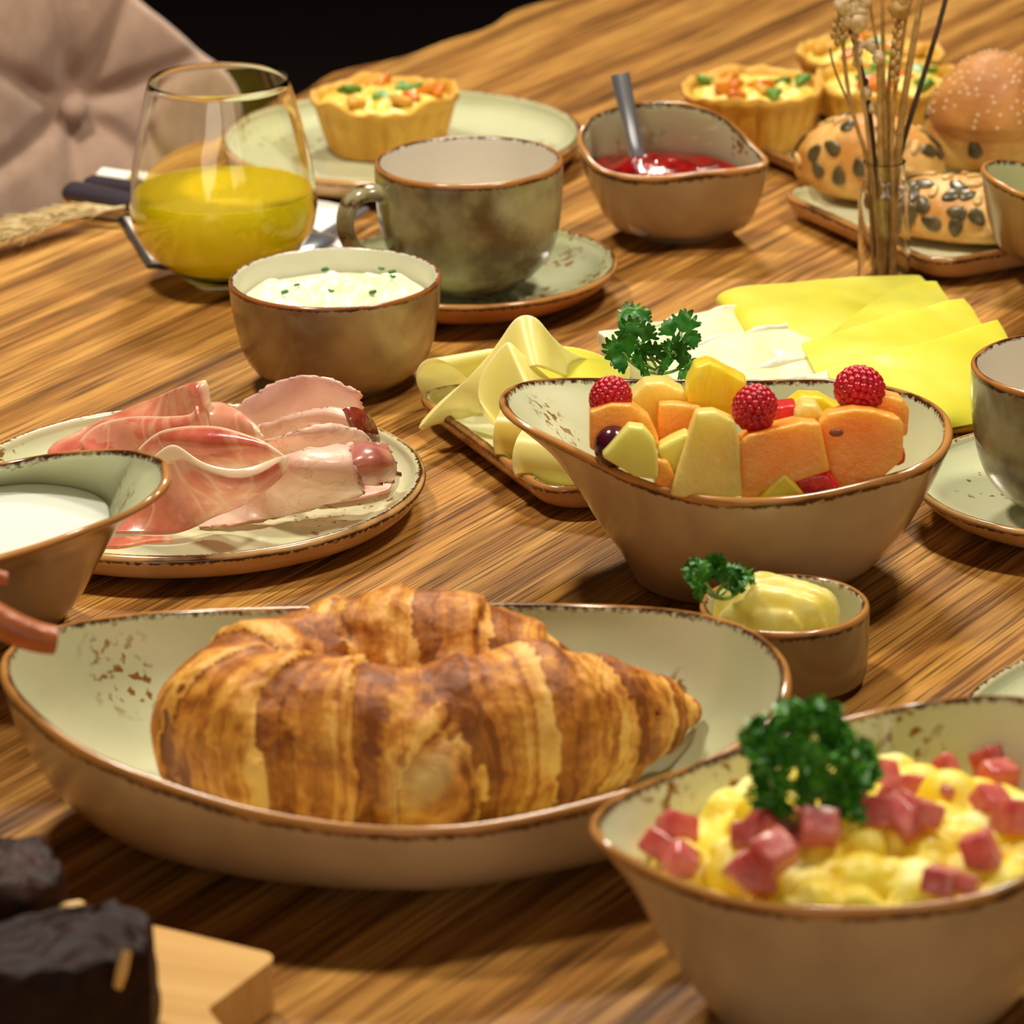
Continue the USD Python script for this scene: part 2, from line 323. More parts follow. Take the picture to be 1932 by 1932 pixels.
rows = []; uu = np.linspace(0, 1, 150)
L0 = -0.30
creases = [(a, .011) for a in (18, 62, 98, 150, 205, 262, 318)]
def tuft(U, V):
    r = np.hypot(U, V); a = np.degrees(np.arctan2(V, U)) % 360
    h = 0.02 * (1 - np.exp(-(r / .035) ** 2))
    for c, dep in creases:
        d = np.abs((a - c + 180) % 360 - 180) * np.pi / 180 * r
        h -= dep * np.exp(-(d / .007) ** 2) * np.clip(1 - r / .12, 0, 1) * (1 - np.exp(-(r / .012) ** 2))
    return h
Ug = L0 + (rx[:, None] - L0) * uu[None]; Vg = np.repeat(vv[:, None], len(uu), 1)
rim_round = .014 * (np.sqrt(np.clip(1 - np.clip((Ug - (rx[:, None] - .010)) / .010, 0, 1) ** 2, 0, 1)) - 1)
Hh = tuft(Ug, Vg) + rim_round + .10 * np.clip(-Ug / .3, 0, 1) ** 2
Fp = bt + Ug[..., None] * hx + Vg[..., None] * vz + (Hh[..., None] - .02) * nrm
Bp = bt + Ug[..., None] * hx + Vg[..., None] * vz - .09 * nrm
n_, m_ = Ug.shape; k_ = n_ * m_
lp = np.r_[np.arange(m_), np.arange(1, n_) * m_ + m_ - 1, (n_ - 1) * m_ + np.arange(m_ - 2, -1, -1), np.arange(n_ - 2, 0, -1) * m_]; nx_ = np.roll(lp, -1)
ff = np.vstack([grid_faces(n_, m_, False), grid_faces(n_, m_, False)[:, ::-1] + k_, np.stack([lp, lp + k_, nx_ + k_], 1), np.stack([lp, nx_ + k_, nx_], 1)])
bv = np.vstack([Fp.reshape(-1, 3), Bp.reshape(-1, 3)])
if trimesh.Trimesh(bv, ff, process=False).volume < 0: ff = ff[:, ::-1]
part(chair, 'backrest', (bv, ff), MATS['velvet'], smooth=50)
bs = trimesh.creation.icosphere(3, .008); bs.apply_translation(bt + nrm * -.018)
part(chair, 'button', bs, MATS['velvet'])
sc_ = bt + nrm * .22 - hx * .05; sc_[2] = .44
part(chair, 'seat', rounded([sc_ + hx * a + np.array([nrm[0], nrm[1], 0]) * b for a in (-.2, .2) for b in (-.2, .2)], .05, 16), MATS['velvet'])
for a in (-.19, .19):
    for b in (-.19, .19):
        q = sc_ + hx * a + np.array([nrm[0], nrm[1], 0]) * b
        part(chair, 'leg', tube([q - [0, 0, .03], [q[0], q[1], 0]], [.016, .011], 12), MATS['black_metal'])

# ---------------------------------------------------------------- vessels
class Vessel:
    """An open thrown vessel from an outer rim line (n world points), a foot and a profile of (radial, height) fractions."""
    def __init__(s, rim, foot_c, foot_r, t=.0035, prof=((0, 0), (.35, .12), (.75, .5), (1, 1)), floor=.006, foot=.004, stretch=(1, 1), ang=0.0, n=160, flare=None):
        rim = np.asarray(rim, float); c = rim[:, :2].mean(0)
        rim = rim[np.argsort(np.arctan2(*(rim[:, :2] - c).T[::-1]))]
        q = np.vstack([rim, rim[:1]]); d = np.r_[0, np.cumsum(np.linalg.norm(np.diff(q, axis=0), axis=1))]
        R = CubicSpline(d, q, bc_type='periodic')(np.linspace(0, d[-1], n, endpoint=False))
        s.c = R[:, :2].mean(0); s.R, s.t = R, t
        fc = np.asarray(foot_c, float)[:2]
        th = np.arctan2(*(R[:, :2] - s.c).T[::-1])
        e = np.stack([np.cos(th - ang) * foot_r * stretch[0], np.sin(th - ang) * foot_r * stretch[1]], 1)
        e = np.stack([e[:, 0] * math.cos(ang) - e[:, 1] * math.sin(ang), e[:, 0] * math.sin(ang) + e[:, 1] * math.cos(ang)], 1)
        s.B = fc + e; s.fc = fc; s.H = R[:, 2] - TZ; s.floor = floor
        pa = np.array(prof); tt = np.linspace(0, 1, len(pa)); s.pa, s.pb = PchipInterpolator(tt, pa[:, 0]), PchipInterpolator(tt, pa[:, 1])
        # a spout flares: its wall rises steeply and turns outward near the rim; flare = (direction, strength, sharpness)
        w = np.zeros(n) if flare is None else flare[1] * np.clip(np.cos(th - flare[0]), 0, 1) ** flare[2]
        FP = PchipInterpolator(np.linspace(0, 1, 6), (0, .08, .20, .33, .52, 1)); FH = PchipInterpolator(np.linspace(0, 1, 6), (0, .25, .42, .60, .77, 1))
        s.A = lambda u: (s.pa(u) * (1 - w) + FP(u) * w)[:, None]; s.Z = lambda u: s.pb(u) * (1 - w) + FH(u) * w
        T = np.roll(R, -1, 0) - np.roll(R, 1, 0); T[:, 2] = 0; s.N = np.stack([T[:, 1], -T[:, 0]], 1); s.N /= np.linalg.norm(s.N, axis=1)[:, None]
        rows, ins = [], []
        def add(xy, z, i): rows.append(np.column_stack([xy, TZ + z])); ins.append(np.full(n, i))
        add(fc + (s.B - fc) * .55, np.full(n, foot * .7), 0.); add(fc + (s.B - fc) * .8, np.full(n, foot * .6), 0.)
        add(fc + (s.B - fc) * .86, np.zeros(n), 0.); add(fc + (s.B - fc) * .97, np.zeros(n), 0.); add(s.B, np.full(n, foot * .5), 0.)
        for u in np.linspace(0, 1, 26)[1:]:
            add(s.B + (R[:, :2] - s.B) * s.A(u), foot * .5 + (s.H - t / 2 - foot * .5) * s.Z(u), 0.)
        for a in np.radians((35, 65, 90, 115, 145)):
            add(R[:, :2] + s.N * (-t / 2 + t / 2 * math.cos(a)), s.H - t / 2 + t / 2 * math.sin(a), .5 if a < 1.6 else .8)
        Ri = R[:, :2] - s.N * t; Bi = fc + (s.B - fc) * .92
        s.Ri, s.Bi = Ri, Bi
        for u in np.linspace(1, 0, 26): add(*s.inner(u), 1.)
        for k in (.75, .5, .25): add(fc + (Bi - fc) * k, np.full(n, floor), 1.)
        s.v, s.f = closed(rows)
        ed = np.concatenate([np.linalg.norm(r - R, axis=1) for r in rows] + [[.1], [.1]])
        s.attrs = {'edge': ed, 'inside': np.r_[np.concatenate(ins), 0., 1.]}
    def inner(s, u):
        return s.Bi + (s.Ri - s.Bi) * s.A(u), s.floor + (s.H - s.t / 2 - s.floor) * s.Z(u)
    def ring(s, z):
        """The inside wall's outline at height z."""
        us = np.linspace(0, 1, 120); P = [s.inner(u) for u in us]
        xy = np.array([p[0] for p in P]); zz = np.array([p[1] for p in P])
        k = np.array([np.argmax(zz[:, j] >= min(z, zz[-1, j] - .001)) for j in range(zz.shape[1])])
        return xy[k, np.arange(len(k))]
    def fill(s, z, fn, gap=.014, rings=46, depth=.012):
        """A food or drink filling the vessel up to height z; fn(x, y, rho) is added to the height."""
        o, b = s.ring(z), s.ring(max(z - depth, s.floor + .0015)); c = o.mean(0)
        rows = [np.column_stack([c + (b - c) * k, np.full(len(b), TZ + max(z - depth, s.floor + .001))]) for k in (.3, .96)]
        for k in np.linspace(1, .02, rings):
            xy = c + (o - c) * k * (1 - gap); rows.append(np.column_stack([xy, TZ + z + fn(xy, k)]))
        return closed(rows)
def round_rim(c, r, h, n=36):
    a = np.linspace(0, 2 * np.pi, n, endpoint=False); return np.column_stack([c[0] + r * np.cos(a), c[1] + r * np.sin(a), np.full(n, TZ + h)])
def px_rim(pts): return np.array([at(*p) for p in pts])
BOWL = ((0, 0), (.32, .07), (.62, .26), (.84, .58), (1, 1))
PLATE = ((0, 0), (.55, .10), (.82, .32), (.95, .7), (1, 1))

def spotted(name, V, pts):
    return glaze(name, BEIGE, BEIGE2, GREEN, GREEN2, band=.0042, speck=.60, patches=[(at(px, py, z) - np.array([*V.fc, TZ]), r) for px, py, z, r in pts])
# croissant bowl
z0, z1 = .045, .063
cb_rim = [(0, 1240, z1), (60, 1193, z1 - .003), (200, 1160, .054), (350, 1147, .049), (560, 1141, z0), (900, 1135, z0), (1130, 1137, .047), (1300, 1150, .052), (1400, 1175, .056), (1465, 1218, z1 - .003),
          (1493, 1270, z1), (1480, 1330, .06), (1420, 1390, .055), (1330, 1440, .051), (1200, 1490, .047), (1050, 1530, z0), (850, 1563, z0), (700, 1562, z0), (560, 1546, .046), (400, 1510, .049), (250, 1458, .054), (130, 1402, .058), (50, 1340, .062), (8, 1290, .063)]
croissant_bowl = Vessel(px_rim(cb_rim), at(745, 1545, 0), .062, stretch=(1.35, .8), prof=((0, 0), (.42, .12), (.72, .36), (.9, .66), (1, 1)), t=.0042)
single('croissant_bowl', 'large pale green oval bowl with raised ends holding the croissant', 'bowl', (*croissant_bowl.fc, TZ), (croissant_bowl.v, croissant_bowl.f), spotted('oval_bowl_glaze', croissant_bowl, [(180, 1255, .035, .045), (1260, 1290, .03, .02), (240, 1290, .03, .03)]), attrs=croissant_bowl.attrs)
# fruit bowl
fb_rim = [(942, 757, .078), (965, 725, .073), (1030, 712, .067), (1150, 711, .062), (1300, 714, .06), (1450, 713, .06), (1560, 712, .06), (1650, 721, .062), (1735, 743, .065), (1783, 772, .067),
          (1798, 805, .068), (1788, 842, .067), (1740, 878, .065), (1650, 906, .062), (1540, 931, .06), (1400, 942, .06), (1290, 930, .06), (1190, 900, .063), (1110, 862, .068), (1040, 828, .073), (975, 795, .077)]
fruit_bowl = Vessel(px_rim(fb_rim), at(1388, 1085, 0), .038, prof=((0, 0), (.30, .12), (.58, .36), (.80, .66), (1, 1)), t=.004, stretch=(1.1, 1), flare=(math.pi, .68, 1.5))
single('fruit_bowl', 'deep beige bowl with wide left spout holding the fruit salad', 'bowl', (*fruit_bowl.fc, TZ), (fruit_bowl.v, fruit_bowl.f), spotted('fruit_bowl_glaze', fruit_bowl, [(1075, 785, .062, .042), (1725, 770, .055, .025)]), attrs=fruit_bowl.attrs)
# egg bowl
eb_rim = [(1112, 1562, .072), (1128, 1522, .07), (1200, 1478, .067), (1300, 1440, .065), (1420, 1397, .065), (1560, 1358, .066), (1700, 1326, .07), (1820, 1311, .076), (1935, 1312, .082), (2030, 1335, .086), (2085, 1390, .088), (2090, 1460, .085),
          (2050, 1550, .077), (1990, 1620, .07), (1930, 1662, .066), (1840, 1693, .064), (1700, 1713, .063), (1514, 1714, .063), (1400, 1701, .063), (1300, 1673, .065), (1200, 1630, .069), (1140, 1595, .072)]
egg_bowl = Vessel(px_rim(eb_rim), at(1610, 1900, 0), .040, prof=((0, 0), (.30, .12), (.58, .36), (.80, .66), (1, 1)), t=.004, stretch=(1.15, 1), flare=(math.pi * 1.03, .45, 1.5))
single('egg_bowl', 'deep beige bowl in the front right corner holding scrambled egg', 'bowl', (*egg_bowl.fc, TZ), (egg_bowl.v, egg_bowl.f), spotted('egg_bowl_glaze', egg_bowl, [(1240, 1500, .06, .03), (1380, 1450, .06, .02), (1720, 1375, .065, .03)]), attrs=egg_bowl.attrs)
# milk bowl
mb_rim = [(323, 885, .088), (303, 860, .085), (225, 845, .08), (150, 847, .076), (70, 857, .072), (0, 870, .07), (-120, 893, .07), (-230, 930, .073), (-310, 980, .078), (-345, 1030, .08), (-300, 1075, .077), (-150, 1080, .072), (0, 1050, .07), (100, 1020, .072), (180, 990, .076), (280, 945, .084), (315, 915, .087)]
milk_bowl = Vessel(px_rim(mb_rim), at(-15, 1165, 0), .030, prof=((0, 0), (.16, .16), (.36, .42), (.60, .70), (1, 1)), t=.004)
single('milk_bowl', 'spouted beige bowl cut by the left picture edge, filled with white yoghurt', 'bowl', (*milk_bowl.fc, TZ), (milk_bowl.v, milk_bowl.f), spotted('yoghurt_bowl_glaze', milk_bowl, [(60, 910, .065, .02), (180, 910, .07, .022), (230, 930, .07, .018)]), attrs=milk_bowl.attrs)
# jam bowl
jb_rim = [(1089, 250, .056), (1105, 225, .06), (1150, 203, .066), (1200, 192, .07), (1255, 188, .072), (1310, 195, .071), (1355, 212, .067), (1400, 245, .06), (1435, 280, .053), (1450, 302, .049), (1420, 314, .047), (1350, 322, .045), (1250, 332, .044), (1170, 329, .045), (1122, 312, .048), (1098, 284, .052)]
jam_bowl = Vessel(px_rim(jb_rim), at(1285, 436, 0), .024, prof=((0, 0), (.36, .12), (.66, .38), (.86, .68), (1, 1)), t=.0035, stretch=(1.1, 1))
single('jam_bowl', 'small teardrop shaped bowl with a spoon and red jam', 'bowl', (*jam_bowl.fc, TZ), (jam_bowl.v, jam_bowl.f), spotted('jam_bowl_glaze', jam_bowl, [(1135, 290, .045, .028), (1385, 285, .05, .018), (1240, 275, .05, .02)]), attrs=jam_bowl.attrs)
# far right small bowl
c = at(1992, 352, .055)
sb = round_rim(c, .036, .055); sb[:, 2] += .010 * ((c[0] - sb[:, 0]) / .036) 
small_bowl = Vessel(sb, at(2005, 465, 0), .02, prof=BOWL, t=.003)
single('small_bowl', 'small pale green bowl at the right picture edge before the seeded rolls', 'bowl', (*small_bowl.fc, TZ), (small_bowl.v, small_bowl.f), MATS['freestyle_glaze'], attrs=small_bowl.attrs)
# dip bowl, butter dish
c = at(632, 522, .051); dip_bowl = Vessel(round_rim(c, .0487, .051), c, .028, prof=((0, 0), (.38, .10), (.72, .30), (.9, .62), (1, 1)), t=.003)
single('dip_bowl', 'round brown bowl with dark rim filled with herb quark', 'bowl', (*c[:2], TZ), (dip_bowl.v, dip_bowl.f), MATS['dip_glaze'], attrs=dip_bowl.attrs)
c = at(1480, 1137, .032); butter_dish = Vessel(round_rim(c, .0322, .032), c, .027, prof=((0, 0), (.75, .08), (.92, .30), (.98, .7), (1, 1)), t=.0032, foot=.003)
single('butter_dish', 'small straight sided ramekin holding butter behind the croissant bowl', 'ramekin', (*c[:2], TZ), (butter_dish.v, butter_dish.f), glaze('ramekin_glaze', (150, 130, 92), (136, 114, 78), (214, 210, 174), (206, 202, 164), band=.003), attrs=butter_dish.attrs)
# plates
def plate(name, label, c, r, h, fr, glz='plate_glaze', cat='plate', t=.005, prof=PLATE):
    V = Vessel(round_rim(c, r, h), c, fr, prof=prof, t=t, floor=.005, foot=.003)
    single(name, label, cat, (c[0], c[1], TZ), (V.v, V.f), MATS[glz], attrs=V.attrs); return V
cold_plate = plate('cold_cuts_plate', 'round pale green plate carrying ham and prosciutto', (-.1355, 1.798), .0995, .017, .062)
far_plate = plate('quiche_plate', 'round pale green plate at the back carrying one tartlet', (-.055, 2.349), .0975, .017, .06)
right_plate = plate('empty_plate', 'pale green plate cut by the right edge behind the egg bowl', (.2765, 1.4895), .1215, .016, .075)
SAUC = ((0, 0), (.4, .05), (.72, .30), (.9, .66), (1, 1))
c_cup = at(884, 303, .07); c_rcup = np.array([.2355, 1.7625])
saucer = plate('saucer', 'speckled green saucer under the middle coffee cup', c_cup, .0715, .019, .026, 'saucer_glaze', 'saucer', .004, SAUC)
saucer2 = plate('saucer', 'plain green saucer at the right edge under the cut off cup', (.2405, 1.7687), .0735, .019, .026, 'plate_glaze', 'saucer', .004, SAUC)
def cup(c, label, az, h=.0625, lift=.008):
    V = Vessel(round_rim(c, .0455, h), c, .023, prof=((0, 0), (.30, .06), (.66, .20), (.88, .42), (.98, .72), (1, 1)), t=.0032, foot=.004)
    t = thing('coffee_cup', label, 'cup', (c[0], c[1], TZ + lift)); off = np.array([0, 0, lift])
    part(t, 'body', (V.v + off, V.f), MATS['cup_glaze'], attrs=V.attrs)
    d = np.array([math.cos(az), math.sin(az), 0]); o = np.array([c[0], c[1], TZ + lift])
    prof = [(.0425, .049), (.049, .0525), (.058, .0515), (.0635, .045), (.0645, .036), (.061, .027), (.053, .0205), (.042, .018), (.037, .0165)]
    hv, hf = tube([o + d * a + np.array([0, 0, z]) for a, z in prof], [.0045, .0042, .004, .004, .004, .004, .004, .0042, .0045], 14, flat=1.55, n=40)
    ed = .0014 + .006 * meshkit.noise(hv * 130); part(t, 'handle', (hv, hf), MATS['cup_glaze'], attrs={'edge': ed, 'inside': np.zeros(len(hv))})
    return V
cup1 = cup(c_cup, 'empty coffee cup with its handle to the left, mottled green outside', math.radians(203))
cup2 = cup(c_rcup, 'mottled brown coffee cup cut off by the right picture edge', math.radians(20))
# trays
def tray(name, label, corner, a_dir, a_len, b_dir, b_len, h=.015, glz='tray_glaze'):
    a, b = np.array([math.cos(a_dir), math.sin(a_dir)]), np.array([math.cos(b_dir), math.sin(b_dir)])
    poly = Polygon([corner, corner + a * a_len, corner + a * a_len + b * b_len, corner + b * b_len])
    poly = poly.buffer(-.016).buffer(.016, quad_segs=8)
    P = np.array([poly.exterior.interpolate(s, normalized=True).coords[0] for s in np.linspace(0, 1, 72, endpoint=False)])
    V = Vessel(np.column_stack([P, np.full(len(P), TZ + h)]), P.mean(0), .04, t=.0045, prof=PLATE, floor=.005, foot=.003, n=240)
    # rectangular foot: rebuild with the base following the outline
    c = P.mean(0); V.B = c + (V.R[:, :2] - c) * .80
    rows, ins = [], []; R = V.R; n = len(R); t = V.t
    def add(xy, z, i): rows.append(np.column_stack([xy, TZ + np.zeros(n) + z])); ins.append(np.full(n, i))
    add(c + (V.B - c) * .6, np.full(n, .002), 0.); add(c + (V.B - c) * .95, np.full(n, 0.), 0.); add(V.B, np.full(n, .001), 0.)
    for u in np.linspace(0, 1, 14)[1:]: add(V.B + (R[:, :2] - V.B) * V.pa(u), .001 + (h - t / 2 - .001) * V.pb(u), 0.)
    for a_ in np.radians((35, 65, 90, 115, 145)): add(R[:, :2] + V.N * (-t / 2 + t / 2 * math.cos(a_)), h - t / 2 + t / 2 * math.sin(a_) + 0 * V.H, .5 if a_ < 1.6 else .8)
    Ri = R[:, :2] - V.N * t; Bi = c + (V.B - c) * .98
    for u in np.linspace(1, 0, 14): add(Bi + (Ri - Bi) * V.pa(u), .0055 + (h - t / 2 - .0055) * V.pb(u), 1.)
    add(c + (Bi - c) * .6, np.full(n, .0055), 1.); add(c + (Bi - c) * .2, np.full(n, .0055), 1.)
    v, f = closed(rows); ed = np.concatenate([np.linalg.norm(r - R, axis=1) for r in rows] + [[.1], [.1]])
    single(name, label, 'tray', (c[0], c[1], TZ), (v, f), MATS[glz], attrs={'edge': ed, 'inside': np.r_[np.concatenate(ins), 0, 1.]})
A_ = at(772, 735, .015)[:2]; tray('cheese_tray', 'long rectangular stoneware tray carrying the sliced cheese', A_, math.radians(-67), .152, math.radians(21), .27)
A_ = at(1460, 358, .015)[:2]; tray('bread_tray', 'rectangular stoneware tray under the seeded bread rolls', A_, math.radians(-62.8), .152, math.radians(28), .25)
A_ = at(1400, 262, .012)[:2]; tray('quiche_tray', 'rectangular stoneware tray at the back under three tartlets', A_, math.radians(-62), .085, math.radians(25), .25, h=.012)

# ---------------------------------------------------------------- glass of juice
def pane(name, tint=(1, 1, 1), rough=.02):
    return mat(name, {'f': ('fresnel', {'IOR': 1.45}), 't': ('transparent_bsdf', {'color': tint}), 'g': ('glossy_bsdf', {'roughness': rough, 'color': (1, 1, 1)}), 'x': ('mix_closure', {})},
               [('f.fac', 'x.fac'), ('t.BSDF', 'x.closure1'), ('g.BSDF', 'x.closure2')], surface='x.closure')
pane('clear_glass', (.97, .97, .95))
mat('solid_glass', {'p': ('principled_bsdf', {'transmission_weight': 1.0, 'roughness': .02, 'ior': 1.45, 'base_color': (1, 1, .98)})}, [])
mat('juice', {'p': ('principled_bsdf', {'base_color': lin(255, 202, 2), 'roughness': .25, 'subsurface_weight': .5, 'subsurface_radius': (1, .78, .15), 'subsurface_scale': .02})}, [])
gc = at(428, 532, 0)[:2]
def lathe(c, prof, n=72, z0=TZ):
    a = np.linspace(0, 2 * np.pi, n, endpoint=False)
    return closed([np.column_stack([c[0] + r * np.cos(a), c[1] + r * np.sin(a), np.full(n, z0 + z)]) for r, z in prof])
def prof_spline(pts, n=40):
    p = np.array(pts); t = np.r_[0, np.cumsum(np.linalg.norm(np.diff(p, axis=0), axis=1))]
    s = np.linspace(0, t[-1], n); return np.column_stack([PchipInterpolator(t, p[:, 0])(s), PchipInterpolator(t, p[:, 1])(s)])
gout = [(.0165, 0), (.0185, .0015), (.027, .0085), (.038, .018), (.0445, .029), (.0462, .039), (.0452, .052), (.0415, .074), (.037, .093), (.0345, .1025)]
go = prof_spline(gout); GO = PchipInterpolator(go[:, 1], go[:, 0])
gi_z = np.linspace(.1018, .009, 40); gi = [(GO(z) - .0013, z) for z in gi_z]
glass = thing('juice_glass', 'stemless tumbler half full of orange juice, left of the coffee cup', 'glass', (gc[0], gc[1], TZ))
part(glass, 'bowl', lathe(gc, [(.004, .0006)] + list(map(tuple, go)) + [(.0339, .1033)] + gi + [(.012, .0065), (.003, .0062)]), MATS['solid_glass'], smooth=60)
jz = .0475
single('orange_juice', 'bright yellow orange juice in the tumbler', 'juice', (gc[0], gc[1], TZ),
       lathe(gc, [(.010, .0075)] + [(GO(z) - .0015, z) for z in np.linspace(.0095, jz, 30)] + [(GO(jz) - .0022, jz - .0004), (.02, jz - .0006), (.004, jz - .0006)]), MATS['juice'], smooth=50)

# ---------------------------------------------------------------- croissant
def smin(a, b, k):
    h = np.clip(.5 + .5 * (b - a) / k, 0, 1); return b + (a - b) * h - k * h * (1 - h)
def chain(pts):
    P = np.array([at(*p[:3]) for p in pts]); R = np.array([p[3] for p in pts])
    t = np.r_[0, np.cumsum(np.linalg.norm(np.diff(P, axis=0), axis=1))]; s = np.linspace(0, t[-1], 34)
    return CubicSpline(t, P)(s), PchipInterpolator(t, R)(s), s
arms = [chain([(700, 1272, .041, .025), (590, 1300, .041, .030), (462, 1376, .037, .0322), (550, 1412, .0375, .0335), (685, 1420, .0365, .033), (805, 1468, .032, .0215)]),
        chain([(590, 1275, .041, .020), (680, 1258, .046, .0268), (780, 1254, .0475, .0285), (900, 1266, .045, .0255), (1005, 1296, .039, .019)]),
        chain([(800, 1425, .034, .0245), (880, 1398, .037, .0305), (980, 1382, .038, .0305), (1100, 1370, .035, .0262), (1215, 1352, .031, .0155), (1290, 1346, .028, .006)])]
from scipy.spatial import cKDTree
def arm_field(p, arm, freq, amp, seed):
    """Signed distance to a swept arm whose radius steps like the wraps of rolled dough; and the position along it."""
    P, R, s = arm
    d = np.full(len(p), 9.); u = np.zeros(len(p))
    for i in range(len(P) - 1):
        a, b = P[i], P[i + 1]; ab = b - a; t = np.clip(((p - a) @ ab) / (ab @ ab), 0, 1)
        dd = np.linalg.norm(p - a - t[:, None] * ab, axis=1) - (R[i] + (R[i + 1] - R[i]) * t)
        m = dd < d; d[m] = dd[m]; u[m] = (s[i] + (s[i + 1] - s[i]) * t)[m]
    return d, u
def steps(u, p, freq, amp, seed):
    w = u * freq + .55 * nz(p, 28, seed, 2); fr = w - np.floor(w)
    return amp * (fr ** 1.5 - .5)
FR = [(46, .0038), (55, .0034), (44, .0034)]
from scipy.interpolate import LinearNDInterpolator
_in = [croissant_bowl.inner(u) for u in np.linspace(0, 1, 24)]
_xy = np.vstack([croissant_bowl.fc[None]] + [a for a, b in _in]); _z = np.r_[.006, np.concatenate([b for a, b in _in])] + TZ
_fl = LinearNDInterpolator(_xy, _z, fill_value=TZ + .05)
def CB_FLOOR(xy): return _fl(xy)
def laplace(v, f, it=3, lam=.5):
    from scipy.sparse import coo_matrix
    e = np.vstack([f[:, [0, 1]], f[:, [1, 2]], f[:, [2, 0]]]); e = np.vstack([e, e[:, ::-1]])
    A = coo_matrix((np.ones(len(e)), (e[:, 0], e[:, 1])), (len(v), len(v))).tocsr(); A.data[:] = 1; d = np.asarray(A.sum(1)).ravel()
    for _ in range(it): v = v + lam * (A @ v / np.maximum(d, 1)[:, None] - v)
    return v
def cro(p, full=False):
    p = np.asarray(p); sh = p.shape[:-1]; q = p.reshape(-1, 3); out = None; us = []
    for k, arm in enumerate(arms):
        d, u = arm_field(q, arm, 0, 0, k); d = d - steps(u, q, *FR[k], 11 + k); us.append((d, u))
        out = d if out is None else smin(out, d, .0024)
    out = np.maximum(out, CB_FLOOR(q[:, :2]) + .0012 - q[:, 2])
    if not full: return out.reshape(sh)
    D = np.stack([x[0] for x in us]); k = D.argmin(0)
    return out, k, np.take_along_axis(np.stack([x[1] for x in us]), k[None], 0)[0]
allp = np.vstack([a[0] for a in arms])
cv, cf = isosurf(cro, allp.min(0) - .036, allp.max(0) + .036, .0021)
_, ck, cu = cro(cv, True)
ct = trimesh.Trimesh(cv, cf, process=False)
if ct.volume < 0: cf = cf[:, ::-1]; ct = trimesh.Trimesh(cv, cf, process=False)
cv = laplace(cv, cf, 3); ct = trimesh.Trimesh(cv, cf, process=False); cn = np.array(ct.vertex_normals)
cv = cv + np.array(cn) * (.0020 * nz(cv, 200, 3, 3) + .0026 * nz(cv, 60, 5, 2))[:, None]
cw = cu * np.array([f for f, _ in FR])[ck] + .55 * nz(cv, 28, 11, 2) + 1.7 * ck
crumb_a, crumb_b = at(735, 1545, .030), at(868, 1405, .052)
def seg_d(p, a, b):
    ab = b - a; t = np.clip(((p - a) @ ab) / (ab @ ab), 0, 1); return np.linalg.norm(p - a - t[:, None] * ab, axis=1)
crumb = np.clip(1.25 - (seg_d(cv, crumb_a, crumb_b) + .006 * nz(cv, 120, 9)) / .0100, 0, 1) * (ck != 1)
mat('croissant_crust', {'t': ('texture_coordinate', {}), 'w': ('attribute', {'attribute': 'wrap'}), 'c': ('attribute', {'attribute': 'crumb'}),
    'n1': ('noise_texture', {'scale': 62, 'detail': 6, 'roughness': .68, 'distortion': .5}), 'n2': ('noise_texture', {'scale': 260, 'detail': 3}), 'n3': ('noise_texture', {'scale': 18, 'detail': 2}), 'lw': ('math', {'math_type': 'multiply', 'value2': 9.0}), 'l2': ('math', {'math_type': 'multiply_add', 'value2': 5.0}), 'ly': ('noise_texture', {'dimensions': '1D', 'scale': 1.0, 'detail': 2}), 'a3': ('math', {'math_type': 'multiply_add', 'value2': .8, 'value3': -.62}), 'a4': ('math', {'math_type': 'add'}),
    'fr': ('math', {'math_type': 'fraction'}), 'am': ('math', {'math_type': 'multiply', 'value2': .46}), 'a0': ('math', {'math_type': 'multiply_add', 'value2': 1.1, 'value3': -.1}), 'a1': ('math', {'math_type': 'multiply_add', 'value2': .28}), 'a2': ('math', {'math_type': 'multiply_add', 'value2': .35}),
    'r': ('rgb_ramp', {'ramp': [(.50, lin(128, 66, 20)), (.70, lin(186, 112, 38)), (.86, lin(222, 154, 64)), (1.0, lin(240, 186, 100))]}), 'sc': ('math', {'math_type': 'multiply', 'value2': .82}),
    'cr': ('mix', {'color2': lin(214, 178, 112)}), 'b': ('bump', {'strength': .5, 'distance': .0015}),
    'p': ('principled_bsdf', {'roughness': .5, 'specular_ior_level': .22})},
    [('t.object', 'n1.vector'), ('t.object', 'n2.vector'), ('t.object', 'n3.vector'), ('w.fac', 'fr.value1'), ('fr.value', 'am.value1'), ('n1.fac', 'a0.value1'), ('am.value', 'a0.value3'),
     ('n2.fac', 'a1.value1'), ('a0.value', 'a1.value3'), ('n3.fac', 'a2.value1'), ('a1.value', 'a2.value3'), ('w.fac', 'lw.value1'), ('n3.fac', 'l2.value1'), ('lw.value', 'l2.value3'), ('l2.value', 'ly.w'), ('ly.fac', 'a3.value1'), ('a2.value', 'a4.value1'), ('a3.value', 'a4.value2'), ('a4.value', 'sc.value1'), ('sc.value', 'r.fac'),
     ('r.color', 'cr.color1'), ('c.fac', 'cr.fac'), ('cr.color', 'p.base_color'), ('n2.fac', 'b.height'), ('b.normal', 'p.normal')])
cb = cv.mean(0); cb[2] = cv[:, 2].min()
cro_t = thing('croissant', 'large golden brown flaky croissant in the green oval bowl', 'croissant', cb)
part(cro_t, 'crust', (cv, cf), MATS['croissant_crust'], attrs={'wrap': cw + 20, 'crumb': crumb})

